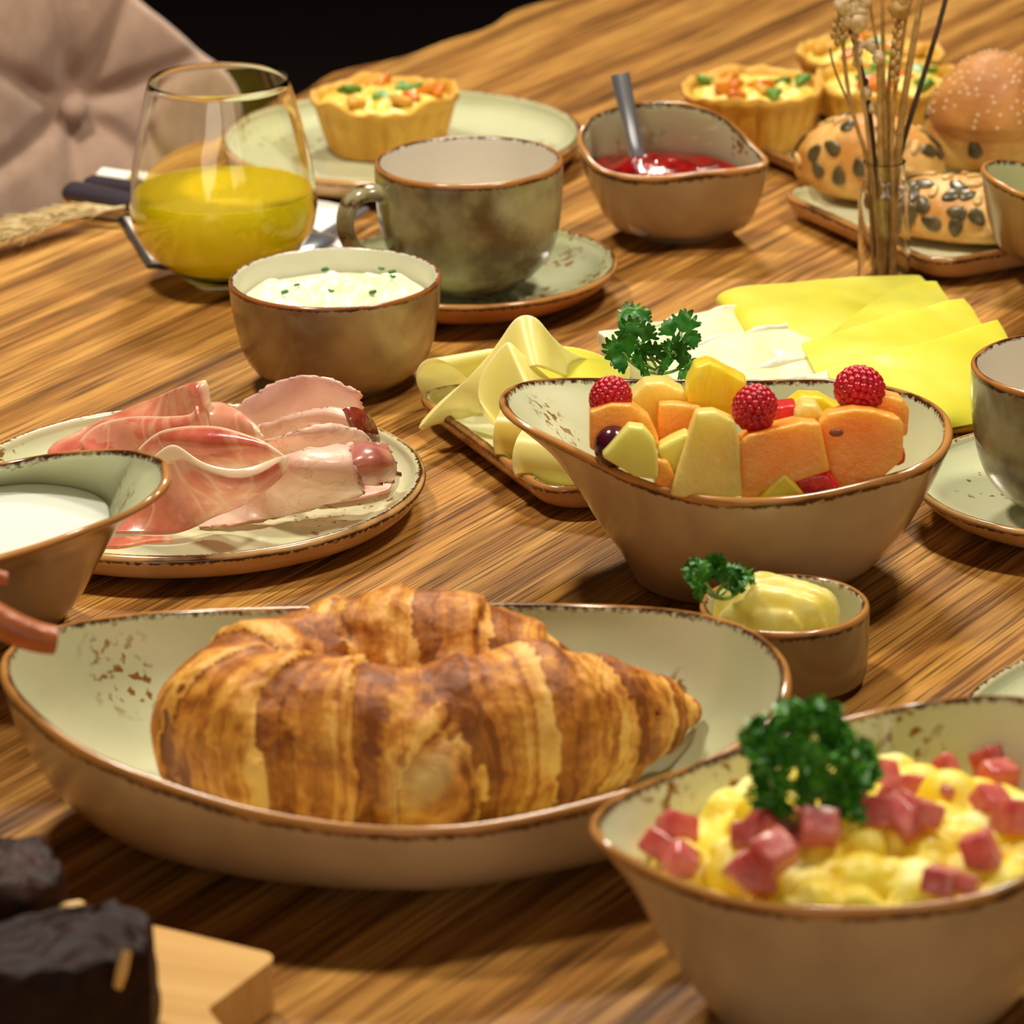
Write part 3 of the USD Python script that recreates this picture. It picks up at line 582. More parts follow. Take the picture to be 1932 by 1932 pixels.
# ---------------------------------------------------------------- liquids and creams
pbr('yoghurt', (236, 238, 224), rough=.22, sss=.3, sssc=(1, .9, .8))
pbr('jam', (150, 14, 10), (110, 8, 8), scale=120, rough=.15, coat=.1, sss=.1, sssc=(1, .1, .05), bump=.3, bscale=220)
pbr('quark', (226, 230, 176), (244, 244, 214), scale=70, rough=.3, sss=.3, sssc=(1, .9, .6))
pbr('herb', (40, 92, 22), (66, 120, 36), scale=200, rough=.5)
pbr('butter', (236, 206, 96), (244, 224, 140), scale=90, rough=.32, sss=.4, sssc=(1, .8, .3))
single('yoghurt', 'smooth white yoghurt in the spouted bowl at the left edge', 'yoghurt', (*milk_bowl.fc, TZ), milk_bowl.fill(.058, lambda p, k: 0 * p[:, 0], gap=.03), MATS['yoghurt'], smooth=60)
single('jam', 'dark red jam in the teardrop bowl', 'jam', (*jam_bowl.fc, TZ), jam_bowl.fill(.040, lambda p, k: (1 - k ** 4) * (.009 * nz(np.column_stack([p, 0 * p[:, 0]]), 60, 4, 2) + .006)), MATS['jam'], smooth=60)
def lump(seed, s, a): return lambda p, k: (1 - k ** 3) * a + (1 - k ** 6) * (.015 * nz(np.column_stack([p, 0 * p[:, 0]]), s, seed, 2) + .004 * nz(np.column_stack([p, 0 * p[:, 0]]), s * 3, seed + 3, 2))
qf = lump(8, 62, .007)
quark_t = thing('herb_quark', 'creamy pale herb quark heaped in the round brown bowl', 'quark', (*dip_bowl.fc, TZ + .026))
part(quark_t, 'cream', dip_bowl.fill(.040, qf, gap=.035), MATS['quark'], smooth=60)
for i, (px, py) in enumerate([(534, 562), (585, 566), (690, 535), (737, 540), (742, 548), (655, 497), (700, 566), (625, 568), (560, 540), (610, 520), (720, 520)]):
    p = at(px, py, .043); p[2] = TZ + .0415 + float(qf(p[None, :2], np.array([.5]))[0])
    part(quark_t, 'herb_snippet', rounded([p, p + [.0018 * math.cos(i * 2.1), .0018 * math.sin(i * 2.1), .0004], p + [.001, .0012, 0]], .0006 + .0004 * (i % 3 == 0), 6), MATS['herb'])

# spoon in the jam
sp = [at(1169, 137, .098), at(1178, 190, .083), at(1190, 245, .066), at(1203, 300, .049), at(1212, 330, .036)]
sp = [atY(1170, 140, 2.195), atY(1180, 190, 2.19), atY(1192, 245, 2.185), atY(1204, 300, 2.18), atY(1210, 322, 2.176)]
spoon = thing('teaspoon', 'steel teaspoon standing upright in the jam bowl', 'spoon', (*jam_bowl.fc, TZ + .012))
part(spoon, 'handle', tube(sp, [.0022, .002, .0018, .0017, .0015], 12, flat=2.2, n=30, upv=(0, 1, 0)), MATS['steel'])
bt2 = trimesh.creation.icosphere(3, 1.0); bt2.apply_scale([.012, .004, .018]); bt2.apply_translation(sp[-1] + np.array([.001, -.002, -.016]))
part(spoon, 'bowl', bt2, MATS['steel'])

# butter
bq = at(1465, 1140, .034); bc = np.array([butter_dish.c[0] - .003, butter_dish.c[1] - .002, TZ + .026])
def butter_sdf(p):
    q = p - bc; a = math.radians(-14); x = q[..., 0] * math.cos(a) + q[..., 1] * math.sin(a); y = -q[..., 0] * math.sin(a) + q[..., 1] * math.cos(a)
    d = np.sqrt((x / .0235) ** 2 + (y / .017) ** 2 + (q[..., 2] / .0165) ** 2) - 1
    return (d + .28 * nz(p, 75, 2, 2)) * .015 + .0008 * np.sin(y * 900 + 4 * nz(p, 60, 5))
bv_, bf_ = isosurf(butter_sdf, bc - .029, bc + .029, .0012)
bmesh = trimesh.Trimesh(bv_, bf_, process=False); bmesh.fix_normals()
single('butter', 'rough curl of yellow butter in the small ramekin', 'butter', bc - [0, 0, .018], bmesh, MATS['butter'], smooth=60)

# ---------------------------------------------------------------- tartlets
pbr('pastry', (212, 152, 46), (226, 174, 70), scale=45, rough=.6, bump=.3, bscale=300, third=(.72, (186, 112, 30)))
pbr('quiche_filling', (236, 196, 60), (244, 220, 110), scale=90, rough=.4, bump=.6, bscale=160, third=(.74, (206, 120, 36)), sss=.2)
pbr('tomato', (224, 140, 40), (206, 104, 30), scale=150, rough=.3)
pbr('leek', (104, 146, 46), (84, 128, 34), scale=150, rough=.4)
def tart(label, c, r, h, bits, seed, garnish=None):
    t = thing('tartlet', label, 'tartlet', c); a = np.linspace(0, 2 * np.pi, 192, endpoint=False)
    fl = lambda k: 1 + 1.5 * k * (np.abs(np.sin(a * 10)) ** .6 - .5)
    rg = 1 + .012 * np.sin(a * 3 + seed) + .010 * np.sin(a * 7 + 2 * seed)
    def ring(rad, z, k=0., rag=0.):
        zz = z + rag * 2 * nz(np.column_stack([np.cos(a), np.sin(a), 0 * a]) * 3, 1, seed, 2)
        return np.column_stack([c[0] + rad * rg * fl(k) * np.cos(a), c[1] + rad * rg * fl(k) * np.sin(a), c[2] + zz * np.ones(len(a))])
    rows = [ring(r * .66, 0.0005), ring(r * .74, 0, .02), ring(r * .80, h * .25, .05), ring(r * .87, h * .6, .05), ring(r * .92, h * .84, .045), ring(r * .97, h * .9, .02), ring(r * 1.0, h * .96, 0, .003), ring(r * .985, h * 1.03, 0, .004),
            ring(r * .93, h * 1.03, 0, .004), ring(r * .87, h * .96, 0, .002), ring(r * .84, h * .82), ring(r * .5, h * .80), ring(r * .05, h * .80)]
    part(t, 'crust', closed(rows), MATS['pastry'], smooth=50)
    k = np.linspace(1, .02, 16)
    fill = [ring(r * .82, h * .80)] + [np.column_stack([c[0] + r * .845 * q * np.cos(a), c[1] + r * .845 * q * np.sin(a), c[2] + h * .90 + .0035 * (1 - q ** 4) + (1 - q ** 6) * .006 * nz(np.column_stack([r * q * np.cos(a), r * q * np.sin(a), 0 * a]), 110, seed, 2)]) for q in k]
    part(t, 'filling', closed(fill), MATS['quiche_filling'], smooth=60)
    rs = np.random.default_rng(seed)
    for kind, n in bits:
        for _ in range(n):
            an, rr = rs.uniform(0, 6.28), r * .68 * math.sqrt(rs.uniform(0.02, 1)); s = rs.uniform(.7, 1.2)
            p = np.array([c[0] + rr * math.cos(an), c[1] + rr * math.sin(an), c[2] + h * .93 + .003])
            d = rs.uniform(0, 6.28); e = np.array([math.cos(d), math.sin(d), .1]) * .005 * s
            part(t, {'tomato': 'tomato_piece', 'leek': 'leek_piece', 'pastry': 'baked_cheese_piece'}[kind], rough(rounded([p - e, p + e, p + [e[1], -e[0], .002]], (.0030 if kind != 'leek' else .0019) * s, 8), .0009, 260, .0022, seed), MATS[kind])
    return t
bits1 = [('leek', 4), ('tomato', 4), ('pastry', 3)]
def on_px(px, py, z): p = at(px, py, z); return (p[0], p[1], TZ + z)
tart('single tartlet on the round plate at the back', on_px(729, 278, .006), .0405, .0295, bits1, 3)
tart('tartlet nearest the jam bowl on the rear tray', on_px(1422, 268, .0065), .0385, .031, bits1, 5)
tart('rearmost tartlet on the rear tray, behind the dried stems', on_px(1640, 200, .0065), .0415, .031, bits1, 8)
tart('tartlet on the rear tray beside the smooth round bun', on_px(1672, 254, .0065), .0385, .031, [('leek', 6), ('tomato', 5)], 13)

# ---------------------------------------------------------------- bread rolls
pbr('roll_crust', (202, 136, 56), (232, 184, 108), scale=34, rough=.5, bump=.25, bscale=260, third=(.72, (176, 100, 40)))
pbr('bun_crust', (176, 110, 50), (196, 134, 66), scale=40, rough=.55, bump=.25, bscale=300)
pbr('pumpkin_seed', (70, 58, 34), (96, 80, 46), scale=160, rough=.3)
pbr('sunflower_seed', (216, 180, 110), (196, 150, 84), scale=160, rough=.4)
pbr('flour_grain', (232, 214, 180), rough=.7)
def seed_mesh(p, n, ang, L, W, T, k=2):
    s = trimesh.creation.icosphere(k, 1.0); v = np.array(s.vertices)
    v[:, 1] *= (1 - .35 * v[:, 0]) ; v *= [L, W, T]
    n = n / np.linalg.norm(n); a = np.cross(n, [0.3, .5, .8]); a /= np.linalg.norm(a); b = np.cross(n, a)
    x = a * math.cos(ang) + b * math.sin(ang); y = np.cross(n, x)
    return v @ np.stack([x, y, n]) + p, np.array(s.faces)
def roll(name, label, c, L, W, H, az, nseed, seed, m='roll_crust', seeds='mixed', tilt=0.0, power=2.3):
    b = trimesh.creation.icosphere(5, 1.0); v = np.array(b.vertices)
    v = np.sign(v) * np.abs(v) ** (2 / power); v /= np.maximum(np.linalg.norm(v, axis=1) ** .3, .3)[:, None]
    v *= [L, W, H]; v[:, 2] = np.where(v[:, 2] < 0, v[:, 2] * .45, v[:, 2]); v += np.array(b.vertices) * (.0022 * 2 * nz(v + seed, 40, seed, 3))[:, None]
    tl = v[:, 0] * math.tan(tilt); v[:, 2] += tl - tl.min() * 0
    v = v @ np.array([[math.cos(az), math.sin(az), 0], [-math.sin(az), math.cos(az), 0], [0, 0, 1]])
    v = v - [0, 0, v[:, 2].min()] + c
    t = thing(name, label, 'bread roll', c); me = trimesh.Trimesh(v, b.faces, process=False)
    part(t, 'crust', me, MATS[m], smooth=60)
    rs = np.random.default_rng(seed); N = np.array(me.vertex_normals)
    ok = np.argwhere((N[:, 2] > -.05)).ravel(); chosen = []
    for i in rs.permutation(ok):
        if len(chosen) >= nseed: break
        if all(np.linalg.norm(v[i] - v[j]) > (.0056 if seeds == 'mixed' else .0032) for j in chosen): chosen.append(i)
    for j, i in enumerate(chosen):
        if seeds == 'mixed':
            if j % 5 < 3: part(t, 'pumpkin_seed', seed_mesh(v[i] + N[i] * .0005, N[i], rs.uniform(0, 6.3), .0058 * rs.uniform(.8, 1.1), .0036, .0013), MATS['pumpkin_seed'])
            else: part(t, 'sunflower_seed', seed_mesh(v[i] + N[i] * .0006, N[i], rs.uniform(0, 6.3), .0048, .0022, .0014), MATS['sunflower_seed'])
        else: part(t, 'grain', seed_mesh(v[i], N[i], rs.uniform(0, 6.3), rs.uniform(.0006, .0010), .0007, .0005, 1), MATS['flour_grain'])
    return me
def pt(px, py, z): p = at(px, py, z); return np.array([p[0], p[1], TZ + z])
roll('seeded_roll', 'long seeded roll at the left end of the bread tray, behind the glass vase', pt(1640, 375, .006), .040, .025, .030, math.radians(-28), 44, 21)
roll('seeded_roll', 'seeded roll at the front corner of the bread tray', pt(1815, 450, .006), .043, .026, .0215, math.radians(-22), 64, 34)
roll('seeded_roll', 'seeded roll lying under the smooth round bun at the right edge', pt(1872, 318, .006), .038, .028, .036, math.radians(25), 40, 55)
roll('round_bun', 'smooth round bun dusted with grain on top of the rolls', pt(1872, 262, .027), .033, .028, .032, math.radians(10), 170, 89, 'bun_crust', 'grain', power=2.0)

# ---------------------------------------------------------------- bud vase with dried stems
vc = at(1667, 541, 0)[:2]
vase = thing('bud_vase', 'small clear glass bud vase holding the dried stems', 'vase', (vc[0], vc[1], TZ))
ov = [(.0122, 0), (.0127, .0008), (.0127, .046), (.0122, .0495), (.0104, .053), (.0098, .056), (.0098, .0625), (.0103, .0633)]
part(vase, 'body', lathe(vc, [(.004, .0003)] + ov + [(.0090, .0635)] + [(r - .0013, z) for r, z in ov[::-1][1:-2]] + [(.0113, .004), (.004, .003)], 48), MATS['solid_glass'], smooth=50)
pbr('straw', (186, 146, 84), (160, 118, 60), scale=200, rough=.6)
pbr('dark_stem', (72, 50, 34), (54, 38, 28), scale=200, rough=.7)
pbr('seed_pod', (222, 196, 160), (200, 168, 126), scale=300, rough=.6)
def stem(label, base, pts, r, m, pods=(), name='dried_stem'):
    """Stem from the vase floor through photograph points carried at the vase's distance."""
    yv = vc[1]; P = [np.array([vc[0] + base[0], vc[1] + base[1], TZ + .006])]
    for i, (px, py, dy) in enumerate(pts): P.append(atY(px, py, yv + dy))
    t = thing(name, label, 'dried stem', P[0]); part(t, 'stalk', tube(P, np.linspace(r, r * .75, len(P)), 7, n=40), MATS[m])
    for (px, py, dy, s, mm) in pods:
        q = atY(px, py, yv + dy); b = trimesh.creation.icosphere(2, 1.0); v = np.array(b.vertices) * [s, s, s * 1.25] * (1 + .5 * nz(b.vertices, 2.2, int(px), 2))[:, None]
        part(t, 'pod', (v + q, b.faces), MATS[mm])
rs = np.random.default_rng(3)
stem('thick pale straw stem leaning to the right, tallest in the vase', (.004, 0), [(1692, 320, 0), (1702, 220, 0), (1722, 90, .004), (1748, -60, .006)], .0021, 'straw')
stem('dark brown stem leaning farthest to the right in the vase', (.0055, .001), [(1696, 300, .004), (1728, 190, .004), (1762, 80, .006), (1800, -70, .008)], .0016, 'dark_stem')
stem('thin pale straw stem standing upright in the middle of the vase', (-.001, -.002), [(1672, 320, 0), (1668, 200, -.002), (1666, 100, -.002), (1664, -60, 0)], .0013, 'straw')
stem('cut straw stem with a pale flat end, short in the middle of the vase', (.001, .003), [(1662, 330, -.003), (1660, 220, -.003), (1658, 110, -.003)], .0017, 'straw', [(1657, 108, -.004, .0028, 'seed_pod')])
stem('dark flower stem with pale buds along it, left of the middle', (-.003, .003), [(1650, 310, .002), (1632, 160, .002), (1606, 60, .002), (1572, -50, .004)], .0014, 'dark_stem',
     [(1613, 66, 0, .0020, 'seed_pod'), (1617, 96, 0, .0028, 'seed_pod'), (1618, 116, 0, .0026, 'seed_pod'), (1624, 84, .002, .0020, 'seed_pod'), (1632, 155, 0, .0018, 'dark_stem'), (1634, 175, 0, .0030, 'seed_pod'), (1646, 205, 0, .0022, 'seed_pod'), (1640, 86, .003, .0026, 'seed_pod'), (1648, 90, .003, .0026, 'seed_pod')])
stem('stem with a cluster of pale papery flower heads at the top of the frame', (-.002, -.004), [(1645, 320, -.004), (1628, 180, -.004), (1612, 60, -.002), (1606, -30, 0)], .0011, 'straw',
     [(1600 + dx, 22 + dy, -.004, .0036 + .0006 * (i % 3), 'seed_pod') for i, (dx, dy) in enumerate([(0, 0), (12, -10), (-8, -16), (6, -26), (22, -4), (18, 16), (-2, 12), (28, -22), (10, -38)])])
stem('thin feathery grass stem, farthest left in the vase', (-.006, -.001), [(1637, 300, -.002), (1606, 200, -.004), (1592, 100, -.004), (1585, 35, -.004), (1560, -40, -.004)], .0012, 'straw',
     [(1578 + dx, 36 + dy, -.005, .0016, 'straw') for dx, dy in [(0, 0), (8, 10), (-4, 14), (14, 18), (4, 26), (20, 8), (10, 36), (-6, 30), (18, 30), (2, 44)]])
stem('thin forked grass stem between the left stems', (-.005, .002), [(1634, 310, .004), (1608, 210, .004), (1578, 140, .004), (1566, 90, .004)], .0008, 'straw')
stem('wheat ear stem with rough grains right of the middle', (.003, -.002), [(1684, 310, -.003), (1686, 200, -.003), (1700, 100, -.003), (1712, -40, -.002)], .0012, 'straw',
     [(1690 + .055 * (100 - y) + (3 if k % 2 else -3), y, -.005, .0017, 'straw') for k, y in enumerate(range(20, 160, 10))])
stem('pale straw stem with a dry bract at the top, right of the middle', (.002, .004), [(1680, 320, 0), (1676, 180, 0), (1690, 60, 0), (1704, -50, 0)], .0013, 'straw', [(1698, 14, -.003, .0052, 'straw'), (1702, 0, -.003, .0050, 'straw')])
stem('thin brown stem crossing behind the cut straw', (-.002, .005), [(1655, 320, .006), (1668, 200, .006), (1650, 60, .006), (1636, -40, .006)], .0011, 'straw')

# ---------------------------------------------------------------- cheese
pbr('young_cheese', (244, 226, 128), (240, 218, 108), scale=30, rough=.32, sss=.35, sssc=(1, .8, .3), spec=.4)
pbr('shaded_cheese', (228, 190, 84), (220, 176, 66), scale=30, rough=.35, sss=.3, sssc=(1, .8, .3))  # darker young cheese, the shade on the rear roll put into its colour
pbr('gouda', (238, 230, 86), (232, 220, 64), scale=26, rough=.26, sss=.35, sssc=(1, .8, .2), spec=.45)
pbr('brie_paste', (240, 233, 180), (232, 222, 160), scale=50, rough=.4, sss=.4, sssc=(1, .9, .6), bump=.15, bscale=250)
pbr('brie_rind', (244, 242, 230), (236, 232, 214), scale=120, rough=.7, bump=.4, bscale=400)
def slice_thing(name, label, cat, ctrl, mt, th=.0018, group=None, **kw):
    v, f, u, w = patch(ctrl, th=th, **kw); loc = v.mean(0); loc[2] = v[:, 2].min()
    return single(name, label, cat, loc, (v, f), MATS[mt], smooth=60, group=group)
slice_thing('cheese_slice', 'pale cheese slice rolled at its left end, leftmost on the cheese tray', 'cheese',
    [[(850, 748, .007), (950, 720, .007)], [(803, 748, .007), (890, 716, .009)], [(786, 712, .020), (880, 690, .024)], [(806, 682, .033), (915, 663, .036)], [(852, 690, .033), (965, 672, .034)], [(905, 742, .013), (1010, 712, .014)]], 'young_cheese', n=40)
slice_thing('cheese_slice', 'tall folded pale cheese slice whose pointed tip hangs over the tray edge', 'cheese',
    [[(790, 807, .012), (796, 807, .012)], [(848, 745, .026), (895, 781, .015)], [(905, 692, .038), (945, 758, .026)], [(950, 636, .050), (985, 710, .038)], [(978, 601, .058), (1010, 690, .043)], [(1012, 604, .057), (1045, 700, .038)], [(1055, 650, .043), (1085, 715, .024)], [(1185, 694, .016), (1185, 735, .010)]], 'young_cheese', n=48, m=30)
slice_thing('cheese_slice', 'small folded pale cheese slice in front of the tall folded slice', 'cheese',
    [[(935, 800, .022), (965, 825, .016)], [(908, 716, .036), (950, 775, .026)], [(950, 654, .050), (985, 730, .038)], [(972, 660, .049), (1005, 735, .037)], [(1035, 716, .034), (1060, 780, .022)], [(1120, 770, .012), (1120, 800, .009)]], 'young_cheese', n=44)
slice_thing('cheese_slice', 'flat pale cheese slice between the tall folded slice and the parsley', 'cheese',
    [[(985, 672, .036), (1010, 740, .028)], [(1060, 656, .036), (1080, 730, .026)], [(1130, 672, .028), (1140, 740, .020)], [(1182, 700, .014), (1180, 745, .009)]], 'gouda', n=30)
def rolled(label, a, b, r, m, turns=1.25, th=.0018, sq=1.0):
    a, b = at(*a), at(*b); d = (b - a) / np.linalg.norm(b - a); s = np.cross(d, (0, 0, 1)); s /= np.linalg.norm(s)
    rows = []
    for i, t in enumerate(np.linspace(0, turns * 2 * np.pi, 26)):
        rr = r * (1 - .32 * i / 25); o = s * math.cos(t + 2.4) * rr * 1.15 + np.array([0, 0, 1]) * math.sin(t + 2.4) * rr * sq
        rows.append([a + o, a + (b - a) * .5 + o * 1.03, b + o])
    v, f, u, w = patch(rows, th=th, n=60, m=14, px=False); loc = v.mean(0); loc[2] = v[:, 2].min()
    single('cheese_roll', label, 'cheese', loc, (v, f), MATS[m], smooth=60)
rolled('rolled yellow cheese slice at the front corner of the cheese tray', (992, 852, .020), (1160, 876, .020), .0125, 'young_cheese')
rolled('darker rolled cheese slice behind the front roll on the cheese tray', (952, 812, .022), (1130, 832, .022), .0125, 'shaded_cheese')
# brie: four overlapping bars
bd0 = at(1400, 577, .022) - at(1128, 632, .022); bd0[2] = 0; blen = np.linalg.norm(bd0); bd0 /= blen; bs0 = np.array([bd0[1], -bd0[0], 0])
def brie(label, back_left, L, W, z, tilt, seed, hole=None):
    o = np.array(back_left)
    t = thing('brie_slice', label, 'cheese', o)
    n, m = 34, 10; uu, ww = np.meshgrid(np.linspace(0, 1, n), np.linspace(0, 1, m), indexing='ij'); H = .0095
    wob = .0012 * np.sin(uu * 17 + seed) + .002 * nz(np.stack([uu * 5, 0 * uu, 0 * uu + seed], -1), 1, seed)
    base = o + bd0 * (uu * L)[..., None] + bs0 * (ww * W + wob * (1 - ww))[..., None]
    topz = z - tilt * ww * W + .0012 * np.sin(uu * 9 + ww * 4 + seed)
    A = base.copy(); A[..., 2] = TZ + topz
    if hole: A[..., 2] -= .0022 * np.exp(-(((uu - hole[0]) / .035) ** 2 + ((ww - hole[1]) / .10) ** 2))
    B = base.copy(); B[..., 2] = TZ + topz - H
    k = n * m; f = grid_faces(n, m, False)
    lp = np.r_[np.arange(m), np.arange(1, n) * m + m - 1, (n - 1) * m + np.arange(m - 2, -1, -1), np.arange(n - 2, 0, -1) * m]; nx = np.roll(lp, -1)
    ff = np.vstack([f, f[:, ::-1] + k, np.stack([lp, lp + k, nx + k], 1), np.stack([lp, nx + k, nx], 1)])
    v = np.vstack([A.reshape(-1, 3), B.reshape(-1, 3)])
    if trimesh.Trimesh(v, ff, process=False).volume < 0: ff = ff[:, ::-1]
    part(t, 'paste', (v, ff), MATS['brie_paste'], smooth=50)
    us = np.linspace(0, 1, 34); w0 = .0012 * np.sin(us * 17 + seed) + .002 * nz(np.stack([us * 5, 0 * us, 0 * us + seed], -1), 1, seed)
    P = o + bd0 * (us * L)[:, None] + bs0 * (w0 - .0004)[:, None]; P[:, 2] = TZ + z - .0006
    rr = .0017 + .0006 * np.sin(us * 23 + seed)
    part(t, 'rind', tube(P, rr, 10, flat=.8), MATS['brie_rind'])
def back_left(px, py, z): p = at(px, py, z) - bd0 * blen; return p
brie('rearmost white brie slice on the cheese tray, half behind the parsley', back_left(1400, 577, .022), blen, .040, .022, .10, 1)
brie('white brie slice with a small round dent, second from the back', back_left(1485, 613, .0255), blen, .046, .0255, .10, 2, (.72, .50))
brie('white brie slice third from the back, just behind the fruit bowl', back_left(1542, 669, .0285), blen, .042, .0285, .10, 4)
brie('frontmost white brie slice, mostly hidden by the fruit bowl', back_left(1602, 695, .0315), blen, .04, .0315, .10, 6)
G_UP = .003
# gouda: fanned slices
g1 = [[(1380, 590, .012), (1450, 660, .012), (1560, 790, .013)], [(1386, 549, .022), (1470, 640, .020), (1600, 770, .014)], [(1540, 533, .020), (1640, 620, .020), (1740, 750, .014)], [(1700, 523, .018), (1790, 620, .016), (1880, 740, .014)], [(1716, 531, .016), (1800, 625, .015), (1890, 745, .0135)]]
def shift(g, dx, dy, dz): return [[(x + dx, y + dy, z + dz) for x, y, z in r] for r in g]
slice_thing('gouda_slice', 'rearmost bright yellow cheese slice with its left edge folded up', 'cheese', g1, 'gouda', n=40, wob=.0014, th=.0024)
slice_thing('gouda_slice', 'bright yellow cheese slice second from the back with a curled left edge', 'cheese',
    [[(1560, 640, 0.0212), (1580, 720, 0.0212), (1600, 790, 0.0172)], [(1640, 580, 0.0247), (1680, 690, 0.0252), (1700, 790, 0.0192)], [(1700, 543, 0.0257), (1760, 660, 0.0242), (1790, 780, 0.0172)], [(1766, 534, 0.0232), (1830, 640, 0.0192), (1880, 760, 0.0135)]], 'gouda', n=36, wob=.0016, th=.0024)
slice_thing('gouda_slice', 'bright yellow cheese slice third from the back', 'cheese',
    [[(1512, 652, 0.0299), (1560, 740, 0.0274), (1600, 800, 0.0204)], [(1640, 612, 0.0324), (1700, 720, 0.0294), (1730, 800, 0.0204)], [(1740, 585, 0.0314), (1800, 690, 0.0264), (1820, 790, 0.0184)], [(1817, 568, 0.0274), (1880, 670, 0.0204), (1905, 770, 0.0144)]], 'gouda', n=36, wob=.0016, th=.0024, seed=4)
slice_thing('gouda_slice', 'frontmost bright yellow cheese slice beside the right coffee cup', 'cheese',
    [[(1560, 700, 0.0346), (1600, 770, 0.0296), (1640, 815, 0.0206)], [(1690, 665, 0.0366), (1740, 750, 0.0306), (1770, 806, 0.0206)], [(1790, 635, 0.0356), (1840, 720, 0.0286), (1860, 796, 0.0196)], [(1880, 609, 0.0306), (1915, 690, 0.0226), (1930, 785, 0.0156)]], 'gouda', n=36, wob=.0016, th=.0024, seed=9)

# ---------------------------------------------------------------- parsley
def leafmat(name, c1, c2):
    mat(name, {'t': ('texture_coordinate', {}), 'n': ('noise_texture', {'scale': 160, 'detail': 3}), 'r': ('rgb_ramp', {'ramp': [(.38, lin(*c1)), (.62, lin(*c2))]}),
               'p': ('principled_bsdf', {'roughness': .38, 'specular_ior_level': .4}), 'tr': ('translucent_bsdf', {'color': lin(90, 150, 20)}), 'x': ('mix_closure', {'fac': .22})},
        [('t.object', 'n.vector'), ('n.fac', 'r.fac'), ('r.color', 'p.base_color'), ('p.BSDF', 'x.closure1'), ('tr.BSDF', 'x.closure2')], surface='x.closure')
leafmat('parsley_leaf', (34, 100, 24), (76, 144, 44)); leafmat('parsley_curly', (44, 118, 26), (96, 168, 44))
pbr('parsley_stalk', (120, 160, 70), rough=.5)
def lobe(x, y, ang, L, W):
    e = affinity.scale(Point(0, 0).buffer(1, 8), L / 2, W / 2); e = affinity.translate(e, L / 2, 0)
    return affinity.translate(affinity.rotate(e, math.degrees(ang), origin=(0, 0)), x, y)
def leaf_poly(rs):
    g = []
    for a, L in ((0, 1.0), (.95, .72), (-.95, .72)):
        a += rs.uniform(-.1, .1); ex, ey = .30 * math.cos(a), .30 * math.sin(a)
        g.append(lobe(0, 0, a, L * .75, .09))
        for k, q in enumerate((-.75, -.38, 0, .38, .75)):
            st = (.30 + .06 * (2 - abs(k - 2))) * L
            g.append(lobe(st * math.cos(a) * .8, st * math.sin(a) * .8, a + q, L * (.52 - .06 * abs(k - 2)), .12))
            tip = a + q + rs.uniform(-.2, .2)
            for w in (-.30, .30): g.append(lobe((st * .8) * math.cos(a) + .26 * L * math.cos(tip), (st * .8) * math.sin(a) + .26 * L * math.sin(tip), tip + w * 1.5, .27 * L, .085))
    g.append(lobe(-.06, 0, 0, .3, .10))
    return unary_union(g).buffer(.006).simplify(.008)
LP = [leaf_poly(np.random.default_rng(k)) for k in range(3)]
def leaf_mesh(kind, size, curl, ruff, seed):
    t = trimesh.creation.extrude_polygon(LP[kind] if LP[kind].geom_type == 'Polygon' else max(LP[kind].geoms, key=lambda g: g.area), .022, engine='earcut')
    t = t.subdivide_to_size(.16)
    v = np.array(t.vertices); x, y = v[:, 0].copy(), v[:, 1].copy(); r = np.hypot(x, y)
    v[:, 2] += -curl * x * x * .6 + .35 * y * y * (1 if seed % 2 else -.4) + ruff * r * 2 * nz(np.column_stack([x, y, 0 * x + seed * 3]), 4.2, seed, 2)
    return v * size, np.array(t.faces)
def place(v, p, d, upv):
    d = d / np.linalg.norm(d); s = np.cross(upv, d); s /= np.linalg.norm(s); n = np.cross(d, s)
    return v @ np.stack([d, s, n]) + p
def parsley(label, base, tips, m, size, curl, ruff, seed, leafn=(1, 1)):
    """Stalks run from the base to each tip; a leaf, and side leaves, grow there."""
    t = thing('parsley_sprig', label, 'parsley', base); rs = np.random.default_rng(seed)
    for i, (tip, sz, facing) in enumerate(tips):
        tip = np.array(tip); mid = (base + tip) / 2 + rs.normal(0, .002, 3)
        part(t, 'stalk', tube([base, mid, tip], .0007, 6, n=10), MATS['parsley_stalk'])
        d = tip - base; d = d / np.linalg.norm(d)
        for k in range(leafn[0] if i else leafn[1]):
            dd = d + rs.normal(0, .45 if k else .1, 3); upv = np.array(facing) + rs.normal(0, .35 if k else .12, 3)
            v, f = leaf_mesh(rs.integers(0, 3), sz * size * rs.uniform(.85, 1.1), curl, ruff, int(rs.integers(0, 99)))
            part(t, 'leaf', (place(v, tip - d * sz * size * .25 + rs.normal(0, .0012, 3) * (k > 0), dd, upv), f), MATS[m], smooth=60)
FACE = np.array([0, -.75, .66])
pb = atY(1245, 705, 1.835)
parsley('flat parsley sprig standing on the cheese tray', pb, [(atY(1200, 640, 1.84), 1.0, FACE), (atY(1195, 600, 1.85), .9, FACE + [.2, 0, 0]), (atY(1285, 625, 1.845), 1.1, FACE), (atY(1175, 665, 1.83), .95, FACE + [-.3, 0, 0]),
    (atY(1275, 665, 1.83), .9, FACE), (atY(1225, 670, 1.825), 1.05, FACE), (atY(1250, 690, 1.82), 1.1, FACE + [0, 0, -.3]), (atY(1215, 690, 1.82), .9, FACE), (atY(1290, 690, 1.83), .7, FACE)], 'parsley_leaf', .0165, .25, .22, 4)
pb = atY(1352, 1128, 1.572)
parsley('curly parsley sprig at the left rim of the butter ramekin', pb, [(atY(1318, 1078, 1.575), .95, FACE), (atY(1345, 1070, 1.58), .9, FACE), (atY(1390, 1080, 1.585), .9, FACE), (atY(1330, 1100, 1.565), .9, FACE), (atY(1375, 1100, 1.57), .8, FACE), (atY(1415, 1088, 1.59), .5, FACE)], 'parsley_leaf', .0135, .4, .55, 6, (2, 2))

